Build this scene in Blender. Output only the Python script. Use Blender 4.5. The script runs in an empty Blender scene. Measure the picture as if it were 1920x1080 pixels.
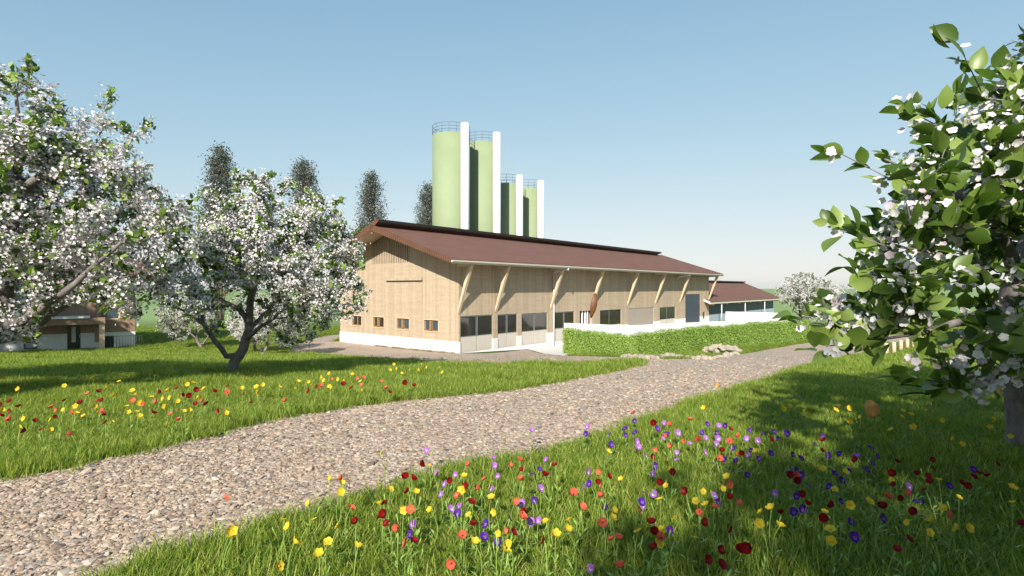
import bpy, bmesh, math, random
import numpy as np
from mathutils import Vector, Matrix
from mathutils.geometry import delaunay_2d_cdt

random.seed(7); RNG = np.random.default_rng(7)
R = math.radians
scene = bpy.context.scene
COL = scene.collection
F = 1020.0
CAMZ = 4.5

# ------------------------------------------------------------------ tagging helpers
def tag(o, label=None, cat=None, group=None, kind=None):
    if label: o['label'] = label
    if cat: o['category'] = cat
    if group: o['group'] = group
    if kind: o['kind'] = kind
    return o

def empty(name, loc=(0, 0, 0), rz=0.0):
    o = bpy.data.objects.new(name, None); COL.objects.link(o)
    o.location = loc; o.rotation_euler = (0, 0, rz); o.empty_display_size = .2
    return o

def link_mesh(name, me, parent=None, mats=()):
    o = bpy.data.objects.new(name, me); COL.objects.link(o)
    for m in mats: me.materials.append(m)
    if parent: o.parent = parent
    return o

class MB:
    """collects polygons, links them as one mesh"""
    def __init__(s): s.v = []; s.f = []; s.mi = []; s.sm = []
    def face(s, pts, mi=0, smooth=False):
        b = len(s.v); s.v += [tuple(p) for p in pts]
        s.f.append(tuple(range(b, b + len(pts)))); s.mi.append(mi); s.sm.append(smooth)
    def box(s, x0, x1, y0, y1, z0, z1, mi=0, M=None):
        P = [Vector((x, y, z)) for z in (z0, z1) for y in (y0, y1) for x in (x0, x1)]
        if M is not None: P = [M @ p for p in P]
        b = len(s.v); s.v += [tuple(p) for p in P]
        for q in ((0, 2, 3, 1), (4, 5, 7, 6), (0, 1, 5, 4), (2, 6, 7, 3), (0, 4, 6, 2), (1, 3, 7, 5)):
            s.f.append(tuple(b + i for i in q)); s.mi.append(mi); s.sm.append(False)
    def prism(s, poly, d, mi=0):
        """poly: 3d points, d: extrusion vector"""
        d = Vector(d); A = [Vector(p) for p in poly]; B = [p + d for p in A]; n = len(A)
        b = len(s.v); s.v += [tuple(p) for p in A + B]
        s.f.append(tuple(b + i for i in range(n))[::-1]); s.f.append(tuple(b + n + i for i in range(n)))
        for i in range(n):
            j = (i + 1) % n; s.f.append((b + i, b + j, b + n + j, b + n + i))
        s.mi += [mi] * (n + 2); s.sm += [False] * (n + 2)
    def beam(s, p, q, w, h, mi=0, up=(0, 0, 1)):
        p, q = Vector(p), Vector(q); d = (q - p).normalized(); u = Vector(up)
        sx = d.cross(u)
        if sx.length < 1e-4: sx = d.cross(Vector((1, 0, 0)))
        sx.normalize(); uy = sx.cross(d).normalized()
        c = [p + sx * (a * w / 2) + uy * (b_ * h / 2) for a, b_ in ((-1, -1), (1, -1), (1, 1), (-1, 1))]
        s.prism(c, q - p, mi)
    def tube(s, pts, r, n=8, mi=0, cap=True, smooth=True):
        pts = [Vector(p) for p in pts]; rr = r if isinstance(r, (list, tuple)) else [r] * len(pts)
        b = len(s.v); ref = None
        for i, p in enumerate(pts):
            d = (pts[min(i + 1, len(pts) - 1)] - pts[max(i - 1, 0)]).normalized()
            if ref is None:
                ref = d.cross(Vector((0, 0, 1)))
                if ref.length < .05: ref = d.cross(Vector((1, 0, 0)))
            ref = (ref - d * ref.dot(d)).normalized(); o = d.cross(ref)
            for k in range(n):
                a = 2 * math.pi * k / n
                s.v.append(tuple(p + (ref * math.cos(a) + o * math.sin(a)) * rr[i]))
        for i in range(len(pts) - 1):
            for k in range(n):
                k2 = (k + 1) % n
                s.f.append((b + i * n + k, b + i * n + k2, b + (i + 1) * n + k2, b + (i + 1) * n + k)); s.mi.append(mi); s.sm.append(smooth)
        if cap:
            s.f.append(tuple(b + k for k in range(n))[::-1]); s.f.append(tuple(b + (len(pts) - 1) * n + k for k in range(n)))
            s.mi += [mi, mi]; s.sm += [False, False]
    def mesh(s, name):
        me = bpy.data.meshes.new(name); me.from_pydata(s.v, [], s.f)
        me.polygons.foreach_set('material_index', s.mi); me.polygons.foreach_set('use_smooth', s.sm); me.update()
        return me
    def build(s, name, mats, parent=None, bevel=0):
        if not isinstance(mats, (list, tuple)): mats = [mats]
        o = link_mesh(name, s.mesh(name), parent, mats)
        if bevel:
            m = o.modifiers.new('bev', 'BEVEL'); m.width = bevel; m.segments = 2; m.limit_method = 'ANGLE'
        return o

def np_mesh(name, V, faces_list, rnd=None, smooth=False, mi=None):
    """V (n,3); faces_list: list of int arrays (m,k). rnd: one value per face (concatenated)."""
    me = bpy.data.meshes.new(name)
    me.vertices.add(len(V)); me.vertices.foreach_set('co', np.ascontiguousarray(V, dtype=np.float32).ravel())
    loops = np.concatenate([f.ravel() for f in faces_list]).astype(np.int32)
    tot = np.concatenate([np.full(len(f), f.shape[1]) for f in faces_list]).astype(np.int32)
    st = np.concatenate([[0], np.cumsum(tot)[:-1]]).astype(np.int32)
    me.loops.add(len(loops)); me.loops.foreach_set('vertex_index', loops)
    me.polygons.add(len(tot)); me.polygons.foreach_set('loop_start', st); me.polygons.foreach_set('loop_total', tot)
    if smooth: me.polygons.foreach_set('use_smooth', np.ones(len(tot), dtype=bool))
    if mi is not None: me.polygons.foreach_set('material_index', np.asarray(mi, dtype=np.int32))
    me.update(calc_edges=True)
    if rnd is not None:
        a = me.attributes.new('rnd', 'FLOAT', 'FACE'); a.data.foreach_set('value', np.asarray(rnd, dtype=np.float32))
    return me

def stamp(tv, tf, pos, mats, rnd):
    """copies of template (tv verts, tf list of faces arrays) at pos with matrices mats (n,3,3)."""
    tv = np.asarray(tv, float); n = len(pos)
    V = np.einsum('nij,kj->nki', mats, tv) + pos[:, None, :]
    off = np.arange(n)[:, None, None] * len(tv)
    fl = [(np.asarray(f)[None] + off).reshape(-1, np.asarray(f).shape[1]) for f in tf]
    rr = np.concatenate([np.repeat(rnd, len(f)) for f in tf])
    return V.reshape(-1, 3), fl, rr

def frames(normal, spin, scale):
    """rotation matrices: local z -> normal, spun, scaled"""
    z = normal / np.linalg.norm(normal, axis=1, keepdims=True)
    h = np.where(np.abs(z[:, 2:3]) > .95, np.array([[1., 0, 0]]), np.array([[0, 0, 1.]]))
    x = np.cross(h, z); x /= np.linalg.norm(x, axis=1, keepdims=True); y = np.cross(z, x)
    c, s_ = np.cos(spin)[:, None], np.sin(spin)[:, None]
    xx = x * c + y * s_; yy = -x * s_ + y * c
    return np.stack([xx, yy, z], axis=2) * scale[:, None, None]

# ------------------------------------------------------------------ materials
def mat(name):
    m = bpy.data.materials.new(name); m.use_nodes = True
    nt = m.node_tree; nt.nodes.clear()
    out = nt.nodes.new('ShaderNodeOutputMaterial'); p = nt.nodes.new('ShaderNodeBsdfPrincipled')
    nt.links.new(p.outputs[0], out.inputs[0])
    return m, nt, p, out
def node(nt, t, **kw):
    n = nt.nodes.new(t)
    for k, v in kw.items():
        if k in n.inputs: n.inputs[k].default_value = v
        else: setattr(n, k, v)
    return n
def ramp(nt, fac, stops, interp='LINEAR'):
    r = nt.nodes.new('ShaderNodeValToRGB'); r.color_ramp.interpolation = interp
    e = r.color_ramp.elements
    while len(e) < len(stops): e.new(.5)
    for i, (p, c) in enumerate(stops): e[i].position = p; e[i].color = (*c, 1) if len(c) == 3 else c
    nt.links.new(fac, r.inputs[0]); return r.outputs[0]
def mixc(nt, fac, a, b, mode='MIX'):
    n = nt.nodes.new('ShaderNodeMix'); n.data_type = 'RGBA'; n.blend_type = mode
    for sock, v in ((n.inputs[0], fac), (n.inputs[6], a), (n.inputs[7], b)):
        if isinstance(v, (int, float)): sock.default_value = v
        elif isinstance(v, tuple): sock.default_value = (*v, 1)
        else: nt.links.new(v, sock)
    return n.outputs[2]
def coords(nt, kind='Object', scale=None, rot=None):
    t = nt.nodes.new('ShaderNodeTexCoord')
    m = nt.nodes.new('ShaderNodeMapping')
    if scale is not None: m.inputs['Scale'].default_value = scale
    if rot is not None: m.inputs['Rotation'].default_value = rot
    nt.links.new(t.outputs[kind], m.inputs[0]); return m.outputs[0]
def noise(nt, vec, scale, detail=3, rough=.5):
    n = node(nt, 'ShaderNodeTexNoise', Scale=scale, Detail=detail, Roughness=rough)
    if vec is not None: nt.links.new(vec, n.inputs['Vector'])
    return n.outputs['Fac']
def bump(nt, p, h, strength=.3, dist=.02):
    b = node(nt, 'ShaderNodeBump', Strength=strength, Distance=dist); nt.links.new(h, b.inputs['Height'])
    nt.links.new(b.outputs[0], p.inputs['Normal'])

def plain(name, col, rough=.6, var=.12, nscale=6, metallic=0, bmp=0):
    m, nt, p, _ = mat(name)
    v = coords(nt)
    n = noise(nt, v, nscale, 4)
    lo = tuple(c * (1 - var) for c in col); hi = tuple(min(1, c * (1 + var)) for c in col)
    nt.links.new(ramp(nt, n, [(.3, lo), (.7, hi)]), p.inputs['Base Color'])
    p.inputs['Roughness'].default_value = rough; p.inputs['Metallic'].default_value = metallic
    if bmp: bump(nt, p, noise(nt, v, nscale * 6, 3), bmp, .01)
    return m

def wood(name, dark, light, board=.18, rough=.75, horiz=.35):
    """vertical boards along object z; pattern across x+y"""
    m, nt, p, _ = mat(name)
    t = nt.nodes.new('ShaderNodeTexCoord'); sp = nt.nodes.new('ShaderNodeSeparateXYZ'); nt.links.new(t.outputs['Object'], sp.inputs[0])
    ad = node(nt, 'ShaderNodeMath', operation='ADD'); nt.links.new(sp.outputs[0], ad.inputs[0]); nt.links.new(sp.outputs[1], ad.inputs[1])
    dv = node(nt, 'ShaderNodeMath', operation='DIVIDE'); nt.links.new(ad.outputs[0], dv.inputs[0]); dv.inputs[1].default_value = board
    fl = node(nt, 'ShaderNodeMath', operation='FLOOR'); nt.links.new(dv.outputs[0], fl.inputs[0])
    fr = node(nt, 'ShaderNodeMath', operation='FRACT'); nt.links.new(dv.outputs[0], fr.inputs[0])
    wn = node(nt, 'ShaderNodeTexWhiteNoise', noise_dimensions='1D'); nt.links.new(fl.outputs[0], wn.inputs['W'])
    cx = nt.nodes.new('ShaderNodeCombineXYZ'); nt.links.new(ad.outputs[0], cx.inputs[0]); nt.links.new(wn.outputs[0], cx.inputs[1]); nt.links.new(sp.outputs[2], cx.inputs[2])
    mp = nt.nodes.new('ShaderNodeMapping'); mp.inputs['Scale'].default_value = (9, 40, 1.0); nt.links.new(cx.outputs[0], mp.inputs[0])
    g = noise(nt, mp.outputs[0], 1.6, 5, .6)
    mp2 = nt.nodes.new('ShaderNodeMapping'); mp2.inputs['Scale'].default_value = (.8, 1, 7); nt.links.new(cx.outputs[0], mp2.inputs[0])
    h = noise(nt, mp2.outputs[0], 1.0, 2, .5)
    c = ramp(nt, g, [(.3, dark), (.65, light)])
    c = mixc(nt, horiz, c, ramp(nt, h, [(.35, tuple(x * .8 for x in dark)), (.6, light)]), 'MIX')
    c2 = mixc(nt, 1.0, c, ramp(nt, wn.outputs[0], [(0, (.86, .86, .86)), (1, (1.06, 1.05, 1.04))]), 'MULTIPLY')
    seam = ramp(nt, fr.outputs[0], [(0, (.55, .52, .48)), (.07, (1, 1, 1)), (.94, (1, 1, 1)), (1, (.55, .52, .48))])
    c3 = mixc(nt, .32, c2, mixc(nt, 1.0, c2, seam, 'MULTIPLY'))
    nt.links.new(c3, p.inputs['Base Color']); p.inputs['Roughness'].default_value = rough
    bump(nt, p, seam, .3, .008)
    return m

M = {}
M['siding'] = wood('pale_siding', (.46, .36, .245), (.545, .435, .305), horiz=.3)
M['siding_brown'] = wood('brown_siding', (.29, .19, .12), (.37, .25, .165), horiz=.15)
M['timber'] = plain('pale_timber', (.66, .52, .35), .7, .1, 3)
M['render'] = plain('white_render', (.80, .79, .77), .85, .04, 1.5, bmp=.1)
M['white_metal'] = plain('white_metal', (.80, .80, .80), .35, .02)
M['cream_metal'] = plain('cream_gutter', (.72, .68, .58), .4, .03)
M['panel'] = plain('gate_panel', (.63, .58, .50), .6, .03, 2)
M['panel_dark'] = plain('roller_panel', (.38, .33, .27), .6, .04, 2)
M['steel'] = plain('steel', (.45, .45, .45), .35, .05, metallic=.7)
M['dark_metal'] = plain('dark_metal', (.04, .045, .05), .5, .1)
M['slate'] = plain('slate_door', (.045, .06, .085), .5, .08)
M['curtain'] = plain('blue_grey_curtain', (.10, .13, .17), .7, .1, 2)
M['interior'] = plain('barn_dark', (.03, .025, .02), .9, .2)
M['concrete'] = plain('apron_concrete', (.74, .71, .66), .85, .05, 1.2)
M['oak'] = plain('window_oak', (.34, .19, .07), .5, .15, 5)
M['dk_brown'] = plain('ridge_brown', (.016, .009, .007), .6, .15)
M['silo_rail'] = plain('rail_metal', (.12, .13, .14), .45, .05)
M['post_wood'] = plain('post_wood', (.66, .48, .38), .8, .18, 14)
M['black'] = plain('door_black', (.012, .012, .018), .3, .1)
M['door_glass'] = plain('frosted_glass', (.55, .55, .56), .2, .1, 12)

def glass(name, col):
    m, nt, p, _ = mat(name)
    p.inputs['Base Color'].default_value = (*col, 1); p.inputs['Roughness'].default_value = .06
    p.inputs['Specular IOR Level'].default_value = .9
    v = coords(nt); bump(nt, p, noise(nt, v, 1.5, 2), .08, .02)
    return m
M['glass'] = glass('dark_glass', (.028, .026, .022))
M['glass_blue'] = glass('bluish_glass', (.05, .07, .09))

def ribbed(name, dark, light, axis, period, rough=.55, spec=.5, b=.6):
    m, nt, p, _ = mat(name)
    t = nt.nodes.new('ShaderNodeTexCoord'); sp = nt.nodes.new('ShaderNodeSeparateXYZ'); nt.links.new(t.outputs['Object'], sp.inputs[0])
    mu = node(nt, 'ShaderNodeMath', operation='MULTIPLY'); nt.links.new(sp.outputs[axis], mu.inputs[0]); mu.inputs[1].default_value = 1 / period
    fr = node(nt, 'ShaderNodeMath', operation='FRACT'); nt.links.new(mu.outputs[0], fr.inputs[0])
    tri = ramp(nt, fr.outputs[0], [(0, (0, 0, 0)), (.15, (1, 1, 1)), (.5, (1, 1, 1)), (.65, (0, 0, 0))])
    n = noise(nt, coords(nt), .8, 5, .6)
    c = ramp(nt, n, [(.3, dark), (.7, light)])
    c = mixc(nt, .18, c, mixc(nt, 1.0, c, tri, 'MULTIPLY'))
    nt.links.new(c, p.inputs['Base Color']); p.inputs['Roughness'].default_value = rough
    p.inputs['Specular IOR Level'].default_value = spec
    bump(nt, p, tri, b, .02)
    return m
M['roof'] = ribbed('roof_sheet', (.185, .095, .07), (.225, .12, .09), 0, .25, rough=.75, spec=.15)
M['verge'] = ribbed('verge_sheet', (.13, .052, .022), (.18, .076, .034), 1, .22, b=.9)
M['silo'] = plain('silo_green', (.27, .335, .185), .7, .04, .6)

def ground_material():
    m, nt, p, _ = mat('meadow_soil')
    v = coords(nt, 'Object')
    n1 = noise(nt, v, .9, 5, .6); n2 = noise(nt, v, 14, 4, .7); n3 = noise(nt, v, .03, 3, .5)
    near = mixc(nt, .5, ramp(nt, n1, [(.3, (.045, .085, .018)), (.7, (.085, .145, .03))]), ramp(nt, n2, [(.3, (.03, .06, .012)), (.7, (.12, .18, .04))]))
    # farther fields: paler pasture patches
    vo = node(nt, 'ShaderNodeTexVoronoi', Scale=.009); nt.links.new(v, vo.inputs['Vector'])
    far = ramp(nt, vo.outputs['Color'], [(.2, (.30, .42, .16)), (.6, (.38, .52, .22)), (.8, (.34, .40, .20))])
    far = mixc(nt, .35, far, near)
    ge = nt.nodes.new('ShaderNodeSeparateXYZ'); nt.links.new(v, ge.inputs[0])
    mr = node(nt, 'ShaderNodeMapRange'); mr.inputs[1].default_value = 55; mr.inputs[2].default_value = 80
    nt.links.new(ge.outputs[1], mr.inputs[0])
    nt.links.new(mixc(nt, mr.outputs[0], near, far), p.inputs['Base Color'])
    p.inputs['Roughness'].default_value = .95; p.inputs['Specular IOR Level'].default_value = .1
    bump(nt, p, n2, .8, .05)
    return m
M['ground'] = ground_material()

def gravel_material():
    m, nt, p, _ = mat('gravel')
    v = coords(nt)
    vo = node(nt, 'ShaderNodeTexVoronoi', Scale=22.0); nt.links.new(v, vo.inputs['Vector'])
    hs = nt.nodes.new('ShaderNodeSeparateColor'); nt.links.new(vo.outputs['Color'], hs.inputs[0])
    c = ramp(nt, hs.outputs[0], [(0, (.34, .25, .19)), (.3, (.465, .355, .265)), (.7, (.565, .45, .34)), (1, (.68, .58, .49))])
    d = ramp(nt, vo.outputs['Distance'], [(0, (1, 1, 1)), (.55, (.92, .92, .92)), (.9, (.4, .37, .35))])
    c = mixc(nt, .8, c, mixc(nt, 1., c, d, 'MULTIPLY'))
    big = noise(nt, v, .6, 4); c = mixc(nt, .5, c, mixc(nt, 1., c, ramp(nt, big, [(.3, (.8, .78, .76)), (.7, (1.15, 1.12, 1.1))]), 'MULTIPLY'))
    nt.links.new(c, p.inputs['Base Color']); p.inputs['Roughness'].default_value = .9
    bump(nt, p, d, .9, .03)
    return m
M['gravel'] = gravel_material()
M['verge_soil'] = plain('path_edge_soil', (.13, .20, .06), .9, .35, 9, bmp=.5)
M['pale_path'] = plain('pale_path', (.35, .38, .24), .9, .15, 3)
M['water'] = glass('pond_water', (.02, .07, .07))

def foliage(name, stops, rough=.5, trans=.35, attr='rnd', spec=.4, objrand=False, tint=(1, 1, 1)):
    m, nt, p, out = mat(name)
    if objrand: a = nt.nodes.new('ShaderNodeObjectInfo').outputs['Random']
    else:
        at = nt.nodes.new('ShaderNodeAttribute'); at.attribute_name = attr; a = at.outputs['Fac']
    c = ramp(nt, a, stops)
    nt.links.new(c, p.inputs['Base Color']); p.inputs['Roughness'].default_value = rough; p.inputs['Specular IOR Level'].default_value = spec
    if trans:
        tr = nt.nodes.new('ShaderNodeBsdfTranslucent'); mx = nt.nodes.new('ShaderNodeMixShader'); mx.inputs[0].default_value = trans
        nt.links.new(mixc(nt, 1., c, tint, 'MULTIPLY'), tr.inputs[0]); nt.links.new(p.outputs[0], mx.inputs[1]); nt.links.new(tr.outputs[0], mx.inputs[2]); nt.links.new(mx.outputs[0], out.inputs[0])
    return m
M['leaf'] = foliage('tree_leaf', [(0, (.05, .10, .015)), (.35, (.11, .19, .03)), (.7, (.24, .35, .07)), (1, (.40, .50, .16))], .38, .35, tint=(1.3, 1.5, .7))
M['blossom'] = foliage('blossom', [(0, (.60, .46, .54)), (.15, (.78, .72, .75)), (.5, (.84, .82, .82)), (1, (.88, .86, .80))], .6, .16, spec=.1)
M['poplar_leaf'] = foliage('poplar_leaf', [(0, (.05, .07, .055)), (.6, (.12, .145, .11)), (1, (.30, .32, .27))], .5, .25)
M['hedge_leaf'] = foliage('hedge_leaf', [(0, (.14, .25, .03)), (.5, (.30, .46, .07)), (1, (.46, .60, .14))], .5, .3, tint=(1.1, 1.3, .6))
M['grass'] = foliage('grass_blade', [(0, (.055, .11, .012)), (.38, (.235, .35, .04)), (.8, (.46, .54, .09)), (1, (.60, .55, .20))], .5, .42, objrand=False, spec=.25, tint=(1.3, 1.4, .5))
M['dry_grass'] = foliage('dry_grass_blade', [(0, (.28, .22, .11)), (.5, (.40, .33, .18)), (1, (.22, .28, .08))], .6, .35)
M['stone'] = foliage('gravel_stone', [(0, (.24, .17, .13)), (.3, (.385, .285, .205)), (.7, (.485, .385, .285)), (.9, (.62, .53, .43)), (.93, (.12, .105, .10)), (1, (.20, .15, .12))], .9, 0, objrand=True, spec=.2)
M['stem'] = plain('flower_stem', (.24, .38, .07), .5, .2, 20)

def bark_material():
    m, nt, p, _ = mat('bark')
    v = coords(nt, 'Object', (1, 1, .35)); n = noise(nt, v, 14, 6, .65); n2 = noise(nt, v, 2.5, 3)
    c = ramp(nt, n, [(.3, (.085, .07, .065)), (.55, (.23, .20, .185)), (.75, (.40, .36, .33))])
    c = mixc(nt, .4, c, ramp(nt, n2, [(.35, (.11, .095, .09)), (.7, (.38, .34, .31))]))
    nt.links.new(c, p.inputs['Base Color']); p.inputs['Roughness'].default_value = .85
    bump(nt, p, n, .7, .02); return m
M['bark'] = bark_material()
M['poplar_bark'] = plain('poplar_bark', (.20, .14, .09), .9, .3, 6)
M['boulder'] = plain('pale_boulder', (.42, .36, .28), .95, .4, 11, bmp=1.0)
M['brown_leaf'] = plain('brown_leaf', (.13, .05, .01), .6, .35, 25)
M['amber_leaf'] = plain('amber_leaf', (.62, .32, .08), .6, .35, 25)

# petal materials
PET = {'y': ((.86, .72, .06), (.76, .52, .03)), 'o': ((.80, .20, .11), (.66, .11, .06)), 'r': ((.30, .008, .008), (.20, .004, .006)),
       'p': ((.52, .22, .68), (.34, .08, .50)), 'v': ((.11, .03, .40), (.06, .01, .25))}
def petal(k):
    m, nt, p, out = mat('petal_' + {'y': 'yellow', 'o': 'coral', 'r': 'dark_red', 'p': 'lilac', 'v': 'violet'}[k])
    a, b = PET[k]; v = coords(nt, 'Object'); n = noise(nt, v, 60, 3)
    c = ramp(nt, n, [(.35, b), (.65, a)])
    nt.links.new(c, p.inputs['Base Color']); p.inputs['Roughness'].default_value = .5; p.inputs['Specular IOR Level'].default_value = .2
    tr = nt.nodes.new('ShaderNodeBsdfTranslucent'); mx = nt.nodes.new('ShaderNodeMixShader'); mx.inputs[0].default_value = .3
    nt.links.new(c, tr.inputs[0]); nt.links.new(p.outputs[0], mx.inputs[1]); nt.links.new(tr.outputs[0], mx.inputs[2]); nt.links.new(mx.outputs[0], out.inputs[0])
    return m
for k in PET: M['petal_' + k] = petal(k)
M['eye_y'] = plain('stamen_yellow', (.72, .42, .02), .6, .2, 60)
M['eye_k'] = plain('poppy_eye', (.02, .012, .02), .5, .2, 60)
M['eye_w'] = plain('pansy_white', (.75, .72, .78), .6, .1, 60)
M['eye_v'] = plain('pansy_blotch', (.03, .005, .08), .6, .1, 60)

# ------------------------------------------------------------------ terrain
U = Vector((.644, .765, 0)).normalized(); V_ = Vector((-U.y, U.x, 0)); C0 = Vector((-3.57, 36.4, 0))
def softplus(x, w): return w * np.logaddexp(0, x / w)
def ground_z(x, y):
    x = np.asarray(x, float); y = np.asarray(y, float)
    z = 2.8 - (2.8 / 30.7) * (softplus(y - 6, 1.6) - softplus(y - 36.7, 1.6))
    s = (x - C0.x) * U.x + (y - C0.y) * U.y; a = (x - C0.x) * V_.x + (y - C0.y) * V_.y
    z = z - .36 * np.exp(-((s - 11) / 6.5) ** 2 - ((a + 1.5) / 4.0) ** 2)
    z = z + .03 * np.sin(x * .9 + .3 * y) * np.sin(y * .7 - .2 * x) * np.clip((30 - y) / 20, 0, 1)
    return z
def gz(x, y): return float(ground_z(x, y))
def G(px, py, h=0.0):
    """ground point (raised by h) seen at picture position px, py"""
    rx, rz = (px - 960) / F, -(py - 540) / F
    lo, hi = 1.2, 400.0
    f = lambda y: CAMZ + rz * y - gz(rx * y, y) - h
    # march then bisect
    y = lo; prev = lo
    while y < hi and f(y) > 0: prev = y; y *= 1.03
    a, b = prev, y
    for _ in range(30):
        m_ = (a + b) / 2
        if f(m_) > 0: a = m_
        else: b = m_
    return Vector((rx * a, a, gz(rx * a, a)))

def terrain():
    dense_x = np.arange(-45, 60.01, .6); dense_y = np.arange(-14, 70.01, .5)
    ext = np.geomspace(4, 3600, 26)
    xs = np.concatenate([(-45 - ext)[::-1], dense_x, 60 + ext]); ys = np.concatenate([(-14 - ext[:18])[::-1], dense_y, 70 + ext])
    X, Y = np.meshgrid(xs, ys); Z = ground_z(X, Y)
    V = np.stack([X, Y, Z], -1).reshape(-1, 3); nx, ny = len(xs), len(ys)
    i, j = np.meshgrid(np.arange(nx - 1), np.arange(ny - 1)); a = (j * nx + i).ravel()
    Fc = np.stack([a, a + 1, a + nx + 1, a + nx], 1)
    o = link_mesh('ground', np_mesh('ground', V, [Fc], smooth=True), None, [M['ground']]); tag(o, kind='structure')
terrain()

def in_poly(poly, x, y):
    x = np.asarray(x); y = np.asarray(y); r = np.zeros(x.shape, bool); n = len(poly)
    for i in range(n):
        x1, y1 = poly[i][:2]; x2, y2 = poly[(i + 1) % n][:2]
        c = ((y1 > y) != (y2 > y)) & (x < (x2 - x1) * (y - y1) / (y2 - y1 + 1e-12) + x1)
        r ^= c
    return r
def smooth_poly(pts, wob=0, seed=1, step=.35):
    out = []; rg = random.Random(seed); n = len(pts)
    for i in range(n):
        p0, p1, p2, p3 = (Vector(pts[(i + k - 1) % n][:2]) for k in range(4))
        L = (p2 - p1).length; m_ = max(2, min(40, int(L / step)))
        for k in range(m_):
            t = k / m_
            q = .5 * ((2 * p1) + (p2 - p0) * t + (2 * p0 - 5 * p1 + 4 * p2 - p3) * t * t + (-p0 + 3 * p1 - 3 * p2 + p3) * t ** 3)
            if wob: q = q + Vector((rg.uniform(-wob, wob), rg.uniform(-wob, wob)))
            out.append((q.x, q.y))
    return out
def sheet(name, poly, dz, material, step=.6):
    xs = [p[0] for p in poly]; ys = [p[1] for p in poly]
    gx, gy = np.meshgrid(np.arange(min(xs), max(xs), step), np.arange(min(ys), max(ys), step)); gx = gx.ravel(); gy = gy.ravel()
    k = in_poly(poly, gx, gy); pts = [Vector(p) for p in poly] + [Vector((a, b)) for a, b in zip(gx[k], gy[k])]
    n = len(poly)
    vv, ee, ff, *_ = delaunay_2d_cdt(pts, [], [list(range(n))], 1, 1e-4)
    b = MB(); b.v = [(p.x, p.y, gz(p.x, p.y) + dz) for p in vv]; b.f = [tuple(f) for f in ff]; b.mi = [0] * len(ff); b.sm = [True] * len(ff)
    me = b.mesh(name)
    o = link_mesh(name, me, None, [material])
    bm = bmesh.new(); bm.from_mesh(me); bmesh.ops.recalc_face_normals(bm, faces=bm.faces)
    if bm.faces and sum(f.normal.z for f in bm.faces) < 0: bmesh.ops.reverse_faces(bm, faces=bm.faces)
    bm.to_mesh(me); bm.free()
    return tag(o, kind='structure')

gp = lambda *a: tuple(G(*a)[:2])
left_edge = [gp(0, 902), gp(150, 871), gp(280, 846), gp(420, 812), gp(560, 780), gp(720, 757), gp(880, 741), gp(1020, 722), gp(1120, 704), gp(1185, 690), gp(1200, 681)]
yard_front = [gp(1130, 682), gp(1000, 687), gp(860, 686), gp(760, 681), gp(680, 673), gp(600, 668), gp(540, 661)]
yard_back = [gp(560, 645), gp(600, 632), gp(660, 626)]
bn = lambda s, a: tuple((C0 + U * s + V_ * a)[:2])
behind = [bn(-.3, 14.6), bn(.4, 13.5), bn(.4, -.0), bn(7, -.4), bn(9.5, -2.0), gp(1058, 667)]
top_edge = [gp(1165, 670), gp(1270, 674), gp(1390, 664), gp(1470, 650), gp(1560, 637), gp(1640, 630), (70, 64)]
right_edge = [(72, 58), gp(1700, 642), gp(1640, 658), gp(1560, 678), gp(1450, 713), gp(1340, 748), gp(1220, 790), gp(1100, 828), gp(960, 862), gp(830, 893), gp(740, 922), gp(640, 948), gp(540, 985), gp(430, 1020), gp(330, 1050), gp(240, 1085), (-2.9, 1.0), (-4.5, -6)]
near_left = [(-12, -6), (-9, 3.0)]
PATH = smooth_poly(left_edge + yard_front + yard_back + behind + top_edge + right_edge + near_left, .03)
sheet('gravel_path', PATH, .018, M['gravel'])
# thin green soil rim on the left side of the path, near the camera
rim = [(p[0] - .02, p[1] - .04) for p in left_edge[:6]] + [(p[0] - .12, p[1] + .22) for p in left_edge[:5]][::-1]
sheet('path_rim', smooth_poly(rim, .01, 3, .2), .009, M['verge_soil'], .3)
PALE = smooth_poly([gp(-60, 683), gp(40, 680), gp(120, 678), gp(190, 677), gp(185, 673), gp(90, 673), gp(-60, 675)], 0, 2)
sheet('pale_footpath', PALE, .02, M['pale_path'])
POND = smooth_poly([gp(1855, 703), gp(1925, 708), gp(2030, 706), gp(2030, 690), gp(1925, 692)], 0, 2)
sheet('pond', POND, .02, M['water'])
AP = [bn(-.1, -.02), bn(5, -.16), bn(7.2, -.22), gp(1020, 664), gp(1060, 668), gp(1100, 660), bn(30, -2.5), bn(46, -2.5), bn(46, -.02)]
AP = [tuple(p) for p in AP]
sheet('concrete_apron', AP, .03, M['concrete'])

# ------------------------------------------------------------------ barn
ANG = math.atan2(U.y, U.x)
def s_of(px):
    r = (px - 960) / F; return (C0.y * r - C0.x) / (U.x - U.y * r)
def z_of(py, s, a=0):
    Y = C0.y + U.y * s + V_.y * a; return CAMZ - (py - 540) / F * Y

def wall_boxes(b, s0, s1, z0, z1, ops, lo, hi, axis='x', mi=0, zm=None):
    """axis-aligned wall with openings ops [(s0,s1,z0,z1)], thickness lo..hi on the other axis"""
    cuts = sorted({s0, s1, *[o[0] for o in ops], *[o[1] for o in ops]})
    for c0, c1 in zip(cuts, cuts[1:]):
        mid = (c0 + c1) / 2; hole = sorted([(o[2], o[3]) for o in ops if o[0] < mid < o[1]]); z = z0
        for h0, h1 in hole + [(z1, z1)]:
            if min(h0, z1) - z > 1e-4:
                if axis == 'x': b.box(c0, c1, lo, hi, z, min(h0, z1), mi)
                else: b.box(lo, hi, c0, c1, z, min(h0, z1), mi)
            z = max(z, h1)

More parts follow.
